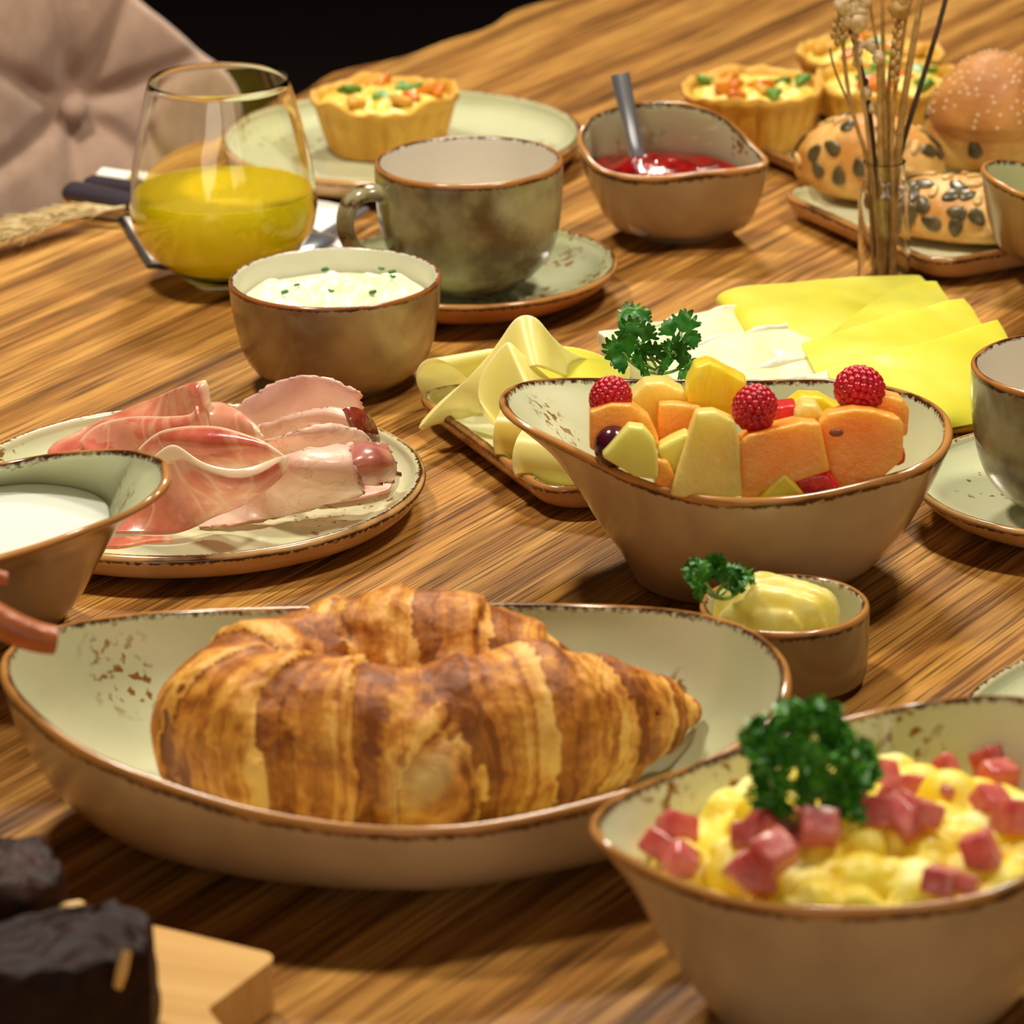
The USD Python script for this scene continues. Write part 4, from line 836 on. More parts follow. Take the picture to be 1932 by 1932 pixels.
# ---------------------------------------------------------------- cold cuts
def meat(name, c1, c2, c3, vein, fatc, rough=.28, vs=26):
    mat(name, {'t': ('texture_coordinate', {}), 'fa': ('attribute', {'attribute': 'fat'}), 'n': ('noise_texture', {'scale': 45, 'detail': 4}), 'r': ('rgb_ramp', {'ramp': [(.32, lin(*c1)), (.5, lin(*c2)), (.68, lin(*c3))]}),
               'v': ('noise_texture', {'scale': vs, 'detail': 3, 'distortion': .8}), 'v1': ('math', {'math_type': 'subtract', 'value2': .5}), 'v2': ('math', {'math_type': 'absolute'}), 'vr': ('map_range', {'clamp': True, 'from_min': .0, 'from_max': .022, 'to_min': vein, 'to_max': 0.0}), 'mv': ('mix', {'color2': lin(*fatc)}), 'mf': ('mix', {'color2': lin(*fatc)}),
               'b': ('bump', {'strength': .5, 'distance': .002}), 'p': ('principled_bsdf', {'roughness': rough, 'specular_ior_level': .5, 'subsurface_weight': .25, 'subsurface_radius': (1, .4, .25), 'subsurface_scale': .004})},
        [('t.object', 'n.vector'), ('t.object', 'v.vector'), ('n.fac', 'r.fac'), ('v.fac', 'v1.value1'), ('v1.value', 'v2.value1'), ('v2.value', 'vr.value'), ('vr.result', 'mv.fac'), ('r.color', 'mv.color1'), ('mv.color', 'mf.color1'), ('fa.fac', 'mf.fac'), ('mf.color', 'p.base_color'), ('n.fac', 'b.height'), ('b.normal', 'p.normal')])
meat('prosciutto', (172, 62, 56), (208, 100, 80), (230, 152, 118), .34, (238, 200, 160), .22, 17)
meat('cooked_ham', (226, 170, 150), (236, 188, 164), (244, 210, 180), .38, (176, 110, 76), .38, 60)
meat('pink_ham', (220, 150, 142), (230, 168, 156), (236, 182, 166), .12, (226, 120, 92), .38)
meat('ham_end', (150, 70, 66), (194, 112, 100), (216, 146, 128), .3, (90, 40, 24), .3)
def cold(name, label, ctrl, mt, fat=None, th=.0013, **kw):
    v, f, u, w = patch(ctrl, th=th, **kw); loc = v.mean(0); loc[2] = v[:, 2].min()
    fv = np.zeros(len(v)) if fat is None else fat(u, w, v)
    t = thing(name, label, 'ham', loc); part(t, 'slice', (v, f), MATS[mt], attrs={'fat': fv}); return t
def band(c, lo, hi, s=60): return lambda u, w, v: np.clip(((w if c == 'w' else u) + .10 * nz(v, s, 5) - lo) / .05, 0, 1) * np.clip((hi - (w if c == 'w' else u) + .1 * nz(v, s, 7)) / .05, 0, 1)
# cooked ham, back to front
cold('ham_slice', 'rearmost pink ham slice with a torn right edge, standing highest', [[(420, 792, .014), (450, 800, .012), (470, 830, .010)], [(480, 748, .030), (500, 775, .026), (520, 806, .016)], [(560, 709, .044), (585, 750, .034), (600, 800, .018)], [(625, 715, .044), (640, 752, .034), (648, 800, .018)], [(678, 738, .038), (682, 765, .030), (684, 800, .016)]], 'pink_ham', n=44, m=24, ragged=.0025, wob=.0012, fat=band('u', .93, 2))
t = cold('ham_slice', 'ham slice with a dark glazed crust at its right end, second from the back', [[(480, 806, .020), (490, 825, .016), (500, 850, .010)], [(540, 788, .028), (552, 806, .024), (560, 836, .012)], [(600, 772, .033), (612, 796, .028), (620, 830, .014)], [(650, 774, .033), (660, 800, .029), (670, 842, .014)], [(690, 790, .028), (706, 815, .022), (708, 842, .012)]], 'cooked_ham', n=44, m=24, ragged=.003, wob=.001, seed=3, fat=band('u', .86, 2))
part(t, 'crust', patch([[(648, 776, .036), (668, 806, .031), (690, 836, .020)], [(668, 772, .036), (690, 800, .030), (702, 832, .020)], [(690, 785, .031), (705, 808, .025), (711, 836, .016)]], th=.003, n=16, m=14, wob=.002)[:2], pbr('glazed_crust', (92, 30, 22), (140, 56, 34), scale=120, rough=.15, bump=.4, bscale=160))
cold('ham_slice', 'narrow folded ham slice in the middle of the ham fan', [[(488, 838, .026), (495, 855, .020), (505, 880, .010)], [(545, 818, .034), (552, 838, .028), (560, 870, .013)], [(590, 806, .037), (600, 832, .030), (606, 864, .014)], [(640, 803, .036), (652, 832, .028), (660, 866, .013)], [(698, 828, .026), (700, 848, .020), (702, 872, .010)]], 'cooked_ham', n=40, m=22, ragged=.003, wob=.0012, seed=6, fat=band('w', -.5, .035))
cold('ham_slice', 'smooth reddish ham slice lying flat under the right of the fan', [[(560, 880, .012), (580, 915, .009), (600, 950, .0075)], [(650, 860, .016), (670, 900, .011), (680, 940, .0085)], [(742, 868, .016), (745, 900, .012), (735, 925, .0095)]], 'pink_ham', n=24, m=20, seed=2, wob=.001, fat=lambda u, w, v: .55 + 0 * u)
t = cold('ham_slice', 'large front ham slice with cracked pale top and thin brown rind below',
     [[(376, 978, .0085), (378, 984, .0075), (382, 994, .0065)], [(450, 915, .020), (470, 950, .013), (480, 986, .0075)], [(530, 868, .036), (555, 912, .027), (580, 962, .009)], [(600, 846, .039), (625, 890, .033), (650, 942, .012)], [(660, 838, .037), (668, 880, .033), (690, 928, .015)]], 'cooked_ham', n=44, m=30, ragged=.003, wob=.0012, seed=8, fat=lambda u, w, v: np.clip((w + .02 * nz(v, 200, 3) - .975) / .02, 0, 1))
cold('ham_slice', 'folded ham end with a charred ragged rim at the far right of the plate', [[(650, 846, .036), (668, 884, .032), (678, 916, .018)], [(690, 836, .037), (702, 872, .034), (700, 914, .018)], [(724, 846, .033), (732, 876, .030), (724, 910, .016)], [(742, 868, .024), (747, 886, .020), (742, 906, .012)]], 'ham_end', n=30, m=26, ragged=.005, wob=.002, seed=12, fat=lambda u, w, v: np.clip((np.maximum(u, w * .96) + .14 * nz(v, 220, 3) - .90) / .05, 0, 1) * 1.0)
# prosciutto, back to front
cold('prosciutto_slice', 'rearmost prosciutto slice rising to a pale fat tip', [[(90, 850, .010), (110, 870, .009), (150, 890, .008)], [(180, 800, .014), (205, 830, .013), (240, 860, .010)], [(290, 752, .026), (305, 795, .020), (330, 840, .012)], [(340, 732, .036), (356, 770, .030), (372, 820, .016)], [(388, 720, .041), (394, 748, .034), (396, 800, .018)]], 'prosciutto', n=44, m=24, wob=.0012, fat=band('u', .93, 2))
cold('prosciutto_slice', 'prosciutto slice with a large pale fat area in the middle of the plate', [[(385, 765, .030), (395, 800, .024), (400, 850, .012)], [(430, 764, .030), (445, 800, .026), (460, 850, .014)], [(470, 790, .028), (480, 815, .025), (490, 850, .014)], [(494, 822, .024), (497, 832, .020), (500, 850, .013)]], 'prosciutto', n=30, m=24, wob=.0012, seed=15, fat=lambda u, w, v: np.clip(.35 + .8 * (u > .72) + 1.2 * nz(v, 60, 2), 0, 1))
cold('prosciutto_slice', 'prosciutto slice lying in a low wave behind the two front folds', [[(150, 835, .014), (170, 860, .012), (210, 890, .008)], [(200, 798, .022), (225, 830, .018), (260, 880, .009)], [(270, 786, .028), (290, 822, .023), (310, 870, .010)], [(340, 788, .031), (352, 815, .026), (370, 860, .012)], [(372, 768, .036), (380, 800, .030), (400, 850, .014)]], 'prosciutto', n=44, m=26, wob=.0015, seed=4, fat=lambda u, w, v: np.clip(.9 - w * 10, 0, 1) * .8 + .25 * (nz(v, 40, 8) > .05))
cold('prosciutto_slice', 'arched orange red prosciutto slice with a pale edge, second from the front', [[(262, 850, .022), (285, 870, .018), (320, 890, .010)], [(300, 818, .031), (325, 850, .026), (350, 890, .012)], [(355, 805, .037), (380, 845, .031), (400, 890, .013)], [(430, 812, .038), (450, 850, .031), (460, 890, .014)], [(500, 838, .035), (510, 866, .028), (515, 890, .014)], [(545, 868, .030), (545, 874, .026), (545, 882, .016)]], 'prosciutto', n=48, m=26, wob=.0012, seed=21, fat=lambda u, w, v: np.clip(1 - w * 14, 0, 1) + np.clip((u - .8) / .06, 0, 1) * .8)
cold('prosciutto_slice', 'large front prosciutto slice, deep red with a broad white fat ribbon on top',
     [[(185, 985, .011), (190, 995, .010), (200, 1008, .009)], [(225, 930, .020), (240, 965, .015), (260, 1008, .009)], [(285, 868, .036), (305, 920, .026), (340, 1004, .0095)], [(330, 841, .045), (355, 905, .033), (395, 978, .012)], [(375, 868, .044), (400, 915, .034), (440, 962, .016)], [(440, 886, .042), (460, 920, .034), (480, 938, .024)], [(500, 874, .042), (512, 892, .038), (520, 908, .032)], [(542, 866, .040), (543, 870, .038), (544, 876, .036)]], 'prosciutto', n=60, m=30, wob=.0012, seed=30, fat=lambda u, w, v: np.clip((.25 + .07 * np.sin(u * 8) - w) / .03, 0, 1) * (u > .30) + np.clip((u - .90) / .03, 0, 1))
cold('prosciutto_scrap', 'thin prosciutto scrap lying over the front rim of the cold cuts plate', [[(165, 1022, .016), (185, 1032, .0165)], [(215, 1016, .0185), (235, 1032, .0185)], [(265, 1014, .019), (275, 1024, .0195)], [(325, 1015, .019), (325, 1022, .019)]], 'prosciutto', n=26, m=8, seed=40)

# ---------------------------------------------------------------- fruit salad
pbr('melon_orange', (250, 146, 36), (252, 170, 84), scale=45, rough=.32, sss=.4, sssc=(1, .5, .2), bump=.45, bscale=420, detail=4)
pbr('melon_pale', (238, 206, 120), (228, 196, 96), scale=60, rough=.32, sss=.4, sssc=(1, .8, .4), bump=.45, bscale=380, stretch=(1, 1, .45), detail=4)
pbr('pineapple', (246, 214, 60), (236, 190, 44), scale=90, rough=.3, sss=.4, sssc=(1, .8, .2), bump=.6, bscale=170, stretch=(1, 1, .3))
pbr('apple_flesh', (220, 212, 110), (212, 200, 90), scale=60, rough=.35, sss=.3, sssc=(1, .9, .4))
pbr('apple_peel', (150, 50, 50), (120, 30, 40), scale=90, rough=.25)
pbr('raspberry', (206, 22, 38), (180, 12, 34), scale=200, rough=.25, sss=.3, sssc=(1, .15, .1))
pbr('watermelon', (214, 40, 40), (196, 26, 34), scale=140, rough=.25, sss=.3, sssc=(1, .3, .2), bump=.4, bscale=300)
pbr('grape', (74, 18, 34), (54, 12, 28), scale=80, rough=.2, coat=.3)
def chunk(name, label, cat, poly, y, depth, m, r=.0015, amp=.0006, sc=80, lean=.08, shrink=.86, seed=0, edge=.0035):
    """A cut piece: its near face follows poly on an upright leaning plane at distance y, its body runs back by depth."""
    y += .013 if y < 1.65 else .007
    P = np.array([atY(px, py, y) for px, py in poly]); zc = P[:, 2].mean()
    P = np.array([atY(px, py, y + lean * (p[2] - zc)) for (px, py), p in zip(poly, P)])
    c = P.mean(0); back = c + (P - c) * shrink + np.array([.0, depth * .97, -depth * .2]); inn = c + (P - c) * (1 - r / np.linalg.norm(P - c, axis=1).mean())
    t = rough(rounded(np.vstack([inn, back]), r, 10), amp, sc, edge, seed); loc = np.array([c[0], c[1], t.vertices[:, 2].min()])
    return single(name, label, cat, loc, t, MATS[m], smooth=55)
chunk('melon_piece', 'orange melon piece at the left of the fruit bowl behind the grape', 'melon', [(1112, 775), (1150, 762), (1190, 764), (1225, 790), (1240, 825), (1236, 880), (1180, 880), (1112, 845)], 1.655, .022, 'melon_orange', seed=1)
chunk('melon_piece', 'pale yellow melon piece behind the left orange melon', 'melon', [(1190, 750), (1215, 724), (1250, 722), (1290, 740), (1300, 770), (1290, 830), (1220, 830)], 1.682, .024, 'melon_pale', seed=2)
chunk('melon_piece', 'orange melon wedge with a rough upper skin, left of the tall pale slice', 'melon', [(1244, 762), (1262, 760), (1320, 768), (1335, 790), (1310, 840), (1280, 850), (1244, 835)], 1.668, .02, 'melon_orange', seed=3, amp=.001)
chunk('pineapple_piece', 'yellow pineapple chunk standing highest in the fruit bowl', 'pineapple', [(1297, 730), (1312, 690), (1335, 682), (1370, 702), (1410, 720), (1408, 760), (1385, 790), (1340, 785), (1298, 762)], 1.675, .026, 'pineapple', seed=4, amp=.0013, sc=120)
chunk('melon_piece', 'tall pale yellow melon slice at the front of the fruit bowl', 'melon', [(1318, 778), (1350, 776), (1385, 792), (1394, 830), (1398, 935), (1330, 945), (1266, 935), (1290, 860)], 1.632, .022, 'melon_pale', seed=5)
chunk('apple_wedge', 'green apple wedge at the left front of the fruit bowl', 'apple', [(1135, 860), (1165, 830), (1188, 803), (1212, 806), (1232, 830), (1240, 865), (1240, 905), (1200, 900)], 1.632, .012, 'apple_flesh', seed=6, amp=.0003)
chunk('melon_piece', 'small orange melon piece low between the apple wedge and the tall slice', 'melon', [(1238, 866), (1255, 868), (1272, 900), (1270, 925), (1238, 915)], 1.637, .012, 'melon_orange', seed=7)
chunk('apple_wedge', 'small pale apple wedge between two orange melon pieces', 'apple', [(1245, 845), (1270, 830), (1298, 818), (1296, 850), (1270, 895), (1250, 880)], 1.642, .014, 'apple_flesh', seed=8, amp=.0003)
chunk('melon_piece', 'orange melon block right of the tall pale slice', 'melon', [(1395, 835), (1410, 822), (1520, 796), (1548, 798), (1566, 885), (1500, 905), (1420, 932), (1400, 915)], 1.632, .026, 'melon_orange', seed=9, amp=.0004)
mb = chunk('melon_piece', 'big orange melon slab with a brown dent, right front of the fruit bowl', 'melon', [(1545, 795), (1560, 782), (1610, 772), (1650, 776), (1698, 790), (1704, 800), (1702, 868), (1660, 905), (1580, 925), (1560, 880)], 1.640, .022, 'melon_orange', seed=10, amp=.0004)
chunk('melon_piece', 'orange melon slab behind the dented one, under the right raspberry', 'melon', [(1590, 772), (1640, 756), (1672, 746), (1705, 755), (1715, 770), (1712, 820), (1640, 830), (1590, 820)], 1.668, .020, 'melon_orange', seed=11, amp=.0004)
chunk('melon_piece', 'dark orange melon piece low in front, left of the pineapple tip', 'melon', [(1396, 880), (1420, 890), (1450, 915), (1440, 940), (1398, 938)], 1.634, .012, 'melon_orange', seed=12)
chunk('pineapple_piece', 'small yellow pineapple tip showing above the front rim', 'pineapple', [(1432, 942), (1455, 915), (1480, 894), (1500, 912), (1522, 940), (1480, 952)], 1.630, .012, 'pineapple', seed=13)
chunk('watermelon_piece', 'red watermelon piece low at the front rim, under the orange slab', 'watermelon', [(1500, 908), (1530, 896), (1560, 892), (1585, 920), (1570, 936), (1510, 930)], 1.632, .016, 'watermelon', seed=14)
chunk('watermelon_piece', 'red watermelon piece between the middle raspberry and the pale stump', 'watermelon', [(1462, 770), (1500, 765), (1512, 790), (1500, 805), (1462, 802)], 1.668, .018, 'watermelon', seed=15)
chunk('melon_piece', 'small pale melon stump behind the orange slabs', 'melon', [(1503, 778), (1515, 762), (1540, 764), (1556, 790), (1540, 815), (1505, 810)], 1.658, .016, 'melon_pale', seed=16)
chunk('pineapple_piece', 'pale yellow pineapple piece at the back under the bowl rim', 'pineapple', [(1490, 765), (1510, 750), (1550, 752), (1590, 775), (1570, 790), (1500, 785)], 1.700, .02, 'pineapple', seed=17)
chunk('watermelon_piece', 'dark red watermelon piece at the far right inside the fruit bowl', 'watermelon', [(1690, 850), (1705, 855), (1703, 872), (1690, 878)], 1.655, .010, 'watermelon', seed=18)
s = trimesh.creation.icosphere(4, 1.0); v = np.array(s.vertices) * [.0076, .0076, .0086]; p = atY(1157, 843, 1.660)
single('grape', 'dark red grape tucked behind the green apple wedge', 'grape', p - [0, 0, .0086], (v + p, s.faces), MATS['grape'])
d = atY(1578, 817, 1.6515); dv = trimesh.creation.icosphere(3, 1.0); dvv = np.array(dv.vertices) * [.0028, .0012, .0016]
pbr('fruit_dent', (150, 74, 30), (110, 50, 22), scale=300, rough=.4)
part(mb, 'dent', (dvv + d + [0, .0002, 0], dv.faces), MATS['fruit_dent'])
def raspberry(label, c, r, ax, hollow, seed):
    t = thing('raspberry', label, 'raspberry', c - [0, 0, r]); ax = np.array(ax, float); ax /= np.linalg.norm(ax)
    ss = trimesh.creation.icosphere(2, 1.0); a = np.cross(ax, [.2, .4, .9]); a /= np.linalg.norm(a); b = np.cross(ax, a); vs, fs, k = [], [], 0
    core = np.array(ss.vertices) * r * .86; part(t, 'core', ((core * 1.0) + c, ss.faces), MATS['raspberry'])
    for i in range(9):
        th = -0.75 + i * .29; n = max(int(2 * np.pi * math.cos(th) * 1.0 / .36), 3) if th < 1.45 else 1
        for j in range(n):
            ph = 2 * np.pi * (j + .5 * (i % 2)) / n; d = math.cos(th) * (math.cos(ph) * a + math.sin(ph) * b) + math.sin(th) * ax * 1.12
            vs.append(np.array(ss.vertices) * r * .215 + c + d * r * .84); fs.append(np.array(ss.faces) + k); k += len(ss.vertices)
    part(t, 'drupelets', (np.vstack(vs), np.vstack(fs)), MATS['raspberry'], kind='stuff')
raspberry('round raspberry in the middle of the fruit bowl', atY(1424, 770, 1.656), .0088, (0.15, -.5, .8), False, 1)
raspberry('raspberry lying on the orange melon at the right rear', atY(1622, 735, 1.678), .0094, (-.7, -.35, .35), True, 2)
raspberry('dark raspberry at the left, on the orange melon', atY(1152, 752, 1.676), .0082, (.3, -.2, .9), False, 3)
# ---------------------------------------------------------------- scrambled egg with ham cubes
mat('egg', {'t': ('texture_coordinate', {}), 'n': ('noise_texture', {'scale': 60, 'detail': 4}), 'r': ('rgb_ramp', {'ramp': [(.36, lin(252, 208, 40)), (.52, lin(254, 224, 84)), (.68, lin(254, 238, 150))]}), 'n2': ('noise_texture', {'scale': 240, 'detail': 3}), 'b': ('bump', {'strength': .4, 'distance': .002}),
            'p': ('principled_bsdf', {'roughness': .45, 'subsurface_weight': .3, 'subsurface_radius': (1, .8, .25), 'subsurface_scale': .005})},
    [('t.object', 'n.vector'), ('t.object', 'n2.vector'), ('n.fac', 'r.fac'), ('r.color', 'p.base_color'), ('n2.fac', 'b.height'), ('b.normal', 'p.normal')])
pbr('ham_cube', (186, 76, 78), (212, 116, 104), scale=90, rough=.25, sss=.25, sssc=(1, .4, .3), third=(.74, (180, 66, 70)), bump=.2, bscale=200)
rs = np.random.default_rng(12)
eg_c = egg_bowl.ring(.05).mean(0)
eggP = [at(px, py, .062)[:2] for px, py in [(1700, 1520), (1500, 1560), (1850, 1560)]]
def egg_base(xy):
    d = np.linalg.norm((xy - eg_c) / [.066, .06], axis=-1)
    return .052 + .015 * np.clip(1 - d ** 2, 0, 1)
curds = []
while len(curds) < 330:
    q = eg_c + rs.uniform(-.085, .085, 2); r = rs.uniform(.005, .012); curds.append((*q, r, rs.uniform(-.003, .0045)))
curds = np.array(curds); ck_z = egg_base(curds[:, :2]) + curds[:, 3]
def egg_h(xy):
    h = egg_base(xy) - .004
    for (x, y, r, o), z in zip(curds, ck_z):
        d2 = ((xy - [x, y]) ** 2).sum(-1); m = d2 < r * r
        h = np.where(m, np.maximum(h, z - r * .55 + np.sqrt(np.maximum(r * r - d2, 0)) * .95), h)
    return h + .0018 * nz(np.concatenate([xy, 0 * xy[..., :1]], -1), 140, 6, 3)
ev, ef = egg_bowl.fill(.050, lambda p, k: (egg_h(p) - .050) * min(1, (1 - k) * 14 + .15), gap=.014, rings=110, depth=.03)
single('scrambled_egg', 'heap of yellow scrambled egg curds filling the front right bowl', 'scrambled egg', (*egg_bowl.fc, TZ + .02), (ev, ef), MATS['egg'], smooth=60, kind='stuff')
cubes = [(1243, 1604, 'ham cube farthest left in the egg bowl, dark and glossy'), (1277, 1573, 'upright dark ham cube second from the left in the egg bowl'), (1285, 1632, 'ham cube low at the left rim, half under egg'), (1414, 1588, 'ham cube left below the parsley'), (1442, 1572, 'dark ham cube touching the left parsley stalk'),
         (1460, 1618, 'large pale pink ham cube in the middle left heap'), (1488, 1592, 'pink ham cube right of the large pale one'), (1405, 1652, 'ham cube at the lower left of the middle heap'), (1432, 1668, 'dark ham cube lowest in the middle heap'), (1545, 1570, 'dark ham cube right under the parsley leaves'), (1518, 1556, 'small ham cube half hidden under the parsley'),
         (1663, 1474, 'pale ham cube right of the parsley, leftmost of the rear group'), (1722, 1492, 'large dark plum coloured ham cube in the rear group'), (1690, 1520, 'flat pink ham cube below the dark plum coloured one'), (1655, 1540, 'orange pink ham cube right of the parsley stalks'), (1700, 1556, 'long pale ham cube with a bright glint'), (1740, 1538, 'pink ham cube at the right end of the long pale one'),
         (1785, 1454, 'small ham cube alone at the rear of the egg bowl'), (1788, 1498, 'tiny ham crumb between rear cube and egg fold'), (1870, 1452, 'ham cube at the rear right of the egg bowl, upper of two'), (1884, 1476, 'dark ham cube at the rear right, lower of two'), (1868, 1518, 'pale pink ham cube in the right group'), (1910, 1552, 'pale ham cube with a glint near the right edge'), (1850, 1614, 'single dark ham cube at the right front of the egg'), (1776, 1668, 'wide pink ham cube at the front rim of the egg bowl'), (1800, 1672, 'pink ham cube beside the wide one at the front rim')]
for i, (px, py, lab) in enumerate(cubes):
    p = at(px, py, .062)
    for _ in range(4): z = float(egg_h(p[None, :2])[0]); p = at(px, py, z + .001)
    s = (.0042 if 'small' in lab or 'tiny' in lab else .0056) * rs.uniform(.9, 1.12); s = .0026 if 'tiny' in lab else s
    a = trimesh.transformations.random_rotation_matrix(rs.uniform(0, 1, 3))[:3, :3] if i % 2 else trimesh.transformations.rotation_matrix(rs.uniform(0, 3), (0.3 * rs.normal(), 0.3, 1))[:3, :3]
    dims = np.array([1.0, rs.uniform(.75, 1.0), rs.uniform(.7, 1.0)]) * s * (np.array([1.5, 1, .8]) if 'long' in lab or 'wide' in lab else 1)
    pts = np.array([(np.array(q) * 2 - 1) * (dims - .0012) for q in np.ndindex(2, 2, 2)]) @ a.T + p + [0, 0, s * .25]
    single('ham_cube', lab, 'ham', p, rough(rounded(pts, .0013, 8), .0007, 150, .0024, i), MATS['ham_cube'], smooth=60)
pz = at(1530, 1570, .064); Y0 = pz[1]
parsley('curly parsley sprig standing in the scrambled egg', pz, [(atY(px, py, Y0 + dy), s, FACE + np.array([dx, 0, 0])) for px, py, dy, s, dx in
    [(1440, 1400, .0, 1.0, -.4), (1490, 1365, .004, 1.1, 0), (1540, 1355, .006, 1.0, .1), (1570, 1385, .004, 1.0, .2), (1620, 1430, .004, 1.05, .5), (1450, 1440, -.004, .95, -.3), (1500, 1420, -.004, 1.1, 0), (1560, 1430, -.002, 1.1, .2), (1600, 1470, 0, 1.0, .4), (1470, 1490, -.006, 1.0, -.2), (1540, 1490, -.006, 1.1, 0), (1590, 1520, -.004, .9, .3), (1465, 1535, -.006, .8, -.3), (1600, 1545, -.006, .6, .2)]],
    'parsley_curly', .0125, .45, .95, 9, (3, 3))

# ---------------------------------------------------------------- board with chocolate cake, front left
def pxpoly(pts, z): return [tuple(at(px, py, z)[:2]) for px, py in pts]
bz = .019
poly = Polygon(pxpoly([(-420, 1690), (-300, 1640), (275, 1742), (527, 1802), (392, 1903), (440, 1965), (520, 2010), (380, 2140), (-350, 2140)], bz))
poly = poly.buffer(-.006).buffer(.006, quad_segs=8).buffer(.004, quad_segs=8).buffer(-.004, quad_segs=8)
bm = trimesh.creation.extrude_polygon(poly, bz - .0015, engine='earcut'); bm.apply_translation([0, 0, TZ + .0015])
single('serving_board', 'pale wooden serving board with a notched end in the front left corner', 'board', (*poly.centroid.coords[0], TZ + .0015), bm, MATS['pale_board_wood'], smooth=35)
pbr('chocolate', (34, 19, 15), (48, 28, 22), scale=60, rough=.55, bump=.35, bscale=70, stretch=(1, 4, 2), bdist=.0015, third=(.75, (30, 15, 12)), spec=.08)
pbr('chocolate_matt', (40, 22, 17), (62, 34, 26), scale=70, rough=.5, bump=.4, bscale=120, bdist=.002, spec=.08)
pbr('almond', (232, 184, 112), (220, 166, 92), scale=200, rough=.5)
def cake(label, pts, ztop, zb, m, seed, amp=.003):
    P = [at(px, py, ztop) for px, py in pts]; pts3 = P + [np.array([p[0], p[1], TZ + zb + .004]) for p in P]
    t = rough(rounded(pts3, .004, 10), amp, 55, .0032, seed, 4); v = np.array(t.vertices); v[:, 2] = np.maximum(v[:, 2], TZ + zb + .0006)
    ridge = .0012 * np.sin(v[:, 1] * 420 + 30 * nz(v, 30, seed)); v[:, 2] += ridge * (v[:, 2] > TZ + ztop - .004); t.vertices = v
    th = thing('chocolate_cake', label, 'cake', (v[:, 0].mean(), v[:, 1].mean(), TZ + zb)); part(th, 'body', t, MATS[m], smooth=55); return th
k1 = cake('glossy dark chocolate cake bar with layered top at the front left corner', [(105, 1775), (165, 1736), (215, 1724), (268, 1745), (262, 1800), (120, 1850), (-190, 1850), (-200, 1800)], .052, bz, 'chocolate', 3)
ya = at(228, 1812, .052)[1] - .0045; a1 = atY(240, 1793, ya); a0 = atY(222, 1862, ya - .002)
part(k1, 'almond_sliver', tube([a0, (a0 + a1) / 2 + [0, -.0012, 0], a1], [.0016, .0021, .0016], 8, flat=.7, n=10), MATS['almond'])
k2 = cake('dark chocolate cake piece behind the glossy bar at the left edge', [(20, 1590), (70, 1592), (105, 1640), (100, 1672), (40, 1700), (-150, 1690), (-150, 1600)], .050, bz, 'chocolate_matt', 9, .005)
al = at(118, 1728, .030); ar = at(152, 1708, .034)
single('almond_sliver', 'pale almond sliver lying between the two chocolate cakes', 'almond', at(118, 1728, bz), rounded([at(85, 1752, .040), at(112, 1716, .043), at(150, 1710, .043), at(120, 1748, .038), at(110, 1735, .0225)], .0022, 8), MATS['almond'], smooth=50)

# ---------------------------------------------------------------- napkin, cutlery, paper, ear of grass
nap = thing('napkin', 'folded white napkin with a dark border lying under the juice glass and cutlery', 'napkin', at(430, 470, 0))
c4 = [at(232, 408, .003), at(286, 494, .003), at(640, 500, .003), at(660, 395, .003), at(560, 372, .003)]
pl = Polygon([tuple(p[:2]) for p in c4])
bm = trimesh.creation.extrude_polygon(pl, .0022, engine='earcut'); bm.apply_translation([0, 0, TZ + .0022]); part(nap, 'cloth', bm, MATS['linen_white'], smooth=30)
b2 = trimesh.creation.extrude_polygon(pl.buffer(.0022, join_style=2), .0020, engine='earcut'); b2.apply_translation([0, 0, TZ]); part(nap, 'border', b2, MATS['linen_dark'], smooth=30)
def cutlery(name, label, a, b, r, m, blade=None):
    A, B = np.array(a), np.array(b); t = thing(name, label, 'cutlery', (A[0], A[1], TZ + .004)); d = (B - A) / np.linalg.norm(B - A)
    part(t, 'handle', tube([A, A + (B - A) * .04, A + (B - A) * .5, B], [r * .7, r, r * .9, r * .6], 14, flat=1.5, n=30), MATS[m]); return t, d
kn, d = cutlery('table_knife', 'steel table knife whose dark shiny handle points left from under the juice glass', at(128, 360, .012), at(330, 396, .010), .0056, 'dark_steel')
B = at(330, 396, .010); part(kn, 'blade', tube([B - d * .004, B + d * .03, B + d * .075, B + d * .092], [.003, .006, .006, .0012], 10, flat=.25, n=20, upv=(0, 0, 1)), MATS['steel'])
fk, d = cutlery('table_fork', 'steel fork lying just behind the knife handle', at(165, 345, .010), at(360, 372, .010), .0046, 'dark_steel')
B = at(360, 372, .010); s_ = np.cross(d, (0, 0, 1))
part(fk, 'head', rounded([B, B + d * .018 + s_ * .007, B + d * .018 - s_ * .007, B + d * .03 + s_ * .008, B + d * .03 - s_ * .008], .0012, 8), MATS['steel'])
for k in (-1.5, -.5, .5, 1.5): part(fk, 'tine', tube([B + d * .028 + s_ * .005 * k, B + d * .055 + s_ * .0048 * k + [0, 0, .002], B + d * .068 + s_ * .0045 * k], [.0012, .0011, .0006], 7, n=10), MATS['steel'])
sp2, d = cutlery('teaspoon', 'steel teaspoon on the napkin between the juice glass and the coffee cup', at(596, 455, .0085), at(690, 395, .0085), .0024, 'steel')
A = at(603, 450, .0085); b = trimesh.creation.icosphere(3, 1.0); ang = math.atan2(d[1], d[0]); v = np.array(b.vertices) * [.019, .0105, .0035]
v = v @ np.array([[math.cos(ang), math.sin(ang), 0], [-math.sin(ang), math.cos(ang), 0], [0, 0, 1]]) + A - d * .010
part(sp2, 'bowl', (v, b.faces), MATS['steel'])
pp = [at(182, 336, .012), at(238, 345, .012), at(262, 352, .012), at(262, 335, .012), at(200, 326, .012)]
menu = thing('paper_strip', 'narrow white paper strip with a yellow end behind the cutlery handles', 'paper', (pp[0][0], pp[0][1], TZ + .001))
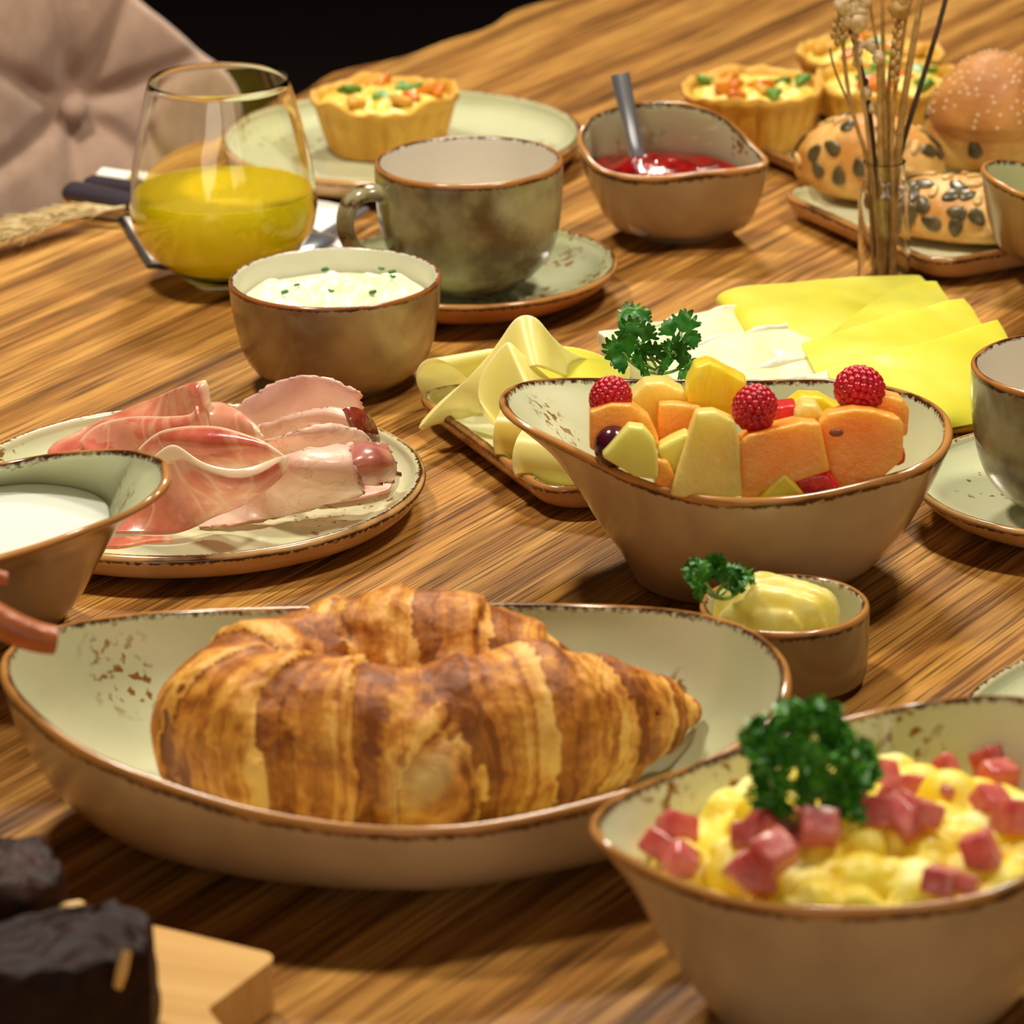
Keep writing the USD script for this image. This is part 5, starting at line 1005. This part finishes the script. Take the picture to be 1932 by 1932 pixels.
q0, q1, q2 = at(184, 342, .002), at(240, 350, .002), at(300, 358, .002)
for nme, a_, b_, mm in (('white_part', q0, q1, 'paper'), ('yellow_part', q1, q2, 'paper_edge')):
    w_ = np.array([.0, .0, .0035]); o_ = np.array([.002, .012, 0])
    part(menu, nme, rounded([a_, b_, a_ + w_, b_ + w_, a_ + o_, b_ + o_, a_ + o_ + w_, b_ + o_ + w_], .0008, 6), MATS[mm])
# dried ear lying on the table
pbr('ear_straw', (226, 206, 160), (206, 180, 124), scale=120, rough=.7)
ear = thing('grass_ear', 'fluffy pale dried grass ear lying on the table left of the juice glass', 'dried grass', at(100, 430, 0))
ax = CubicSpline(np.linspace(0, 1, 5), np.array([at(-160, 490, .006), at(-40, 465, .007), at(60, 430, .009), at(150, 405, .010), at(236, 390, .012)]))
part(ear, 'stalk', tube(ax(np.linspace(0, 1, 20)), .0009, 6), MATS['ear_straw'])
hv, hf, k = [], [], 0; rs = np.random.default_rng(2)
for i in range(900):
    u = rs.uniform(0, .97); p = ax(u); d = -ax(u, 1); d = d / np.linalg.norm(d); n = rs.normal(0, 1, 3); n -= d * (n @ d); n /= np.linalg.norm(n); n[2] = abs(n[2]) * .7
    L = rs.uniform(.012, .030); w = (.0095 * (1 - u) ** .6 + .0035) * rs.uniform(.4, 1.1); q = rs.normal(0, .002, 3)
    v, f = tube([p, p + d * L * .5 + n * w * .7 + q * .3, p + d * L + n * w + q], [.0004, .0005, .00012], 4); hv.append(v); hf.append(f + k); k += len(v)
hv = np.vstack(hv); hv[:, 2] = np.maximum(hv[:, 2], TZ + .0008)
part(ear, 'awns', (hv, np.vstack(hf)), MATS['ear_straw'], kind='stuff')
# dull orange strips in front of the spouted bowl
pbr('dull_orange', (190, 104, 52), (172, 88, 40), scale=90, rough=.35, bump=.2, bscale=300)
r0 = [atY(-90, 1110, 1.405), atY(-20, 1160, 1.40), atY(50, 1196, 1.40), atY(103, 1208, 1.402)]
single('orange_strip', 'curved dull orange strip reaching in from the left edge above the croissant bowl', 'strip', r0[0] - [0, 0, .004], tube(r0, [.0056, .0056, .0054, .005], 12, n=24, upv=(0, 0, 1)), MATS['dull_orange'], smooth=50)
r1 = [atY(-110, 1060, 1.42), atY(-40, 1082, 1.42), atY(14, 1091, 1.42)]
single('orange_strip', 'tip of a thin orange strip just inside the left edge before the yoghurt bowl', 'strip', r1[0] - [0, 0, .003], tube(r1, [.004, .0038, .002], 10, n=16), MATS['dull_orange'], smooth=50)
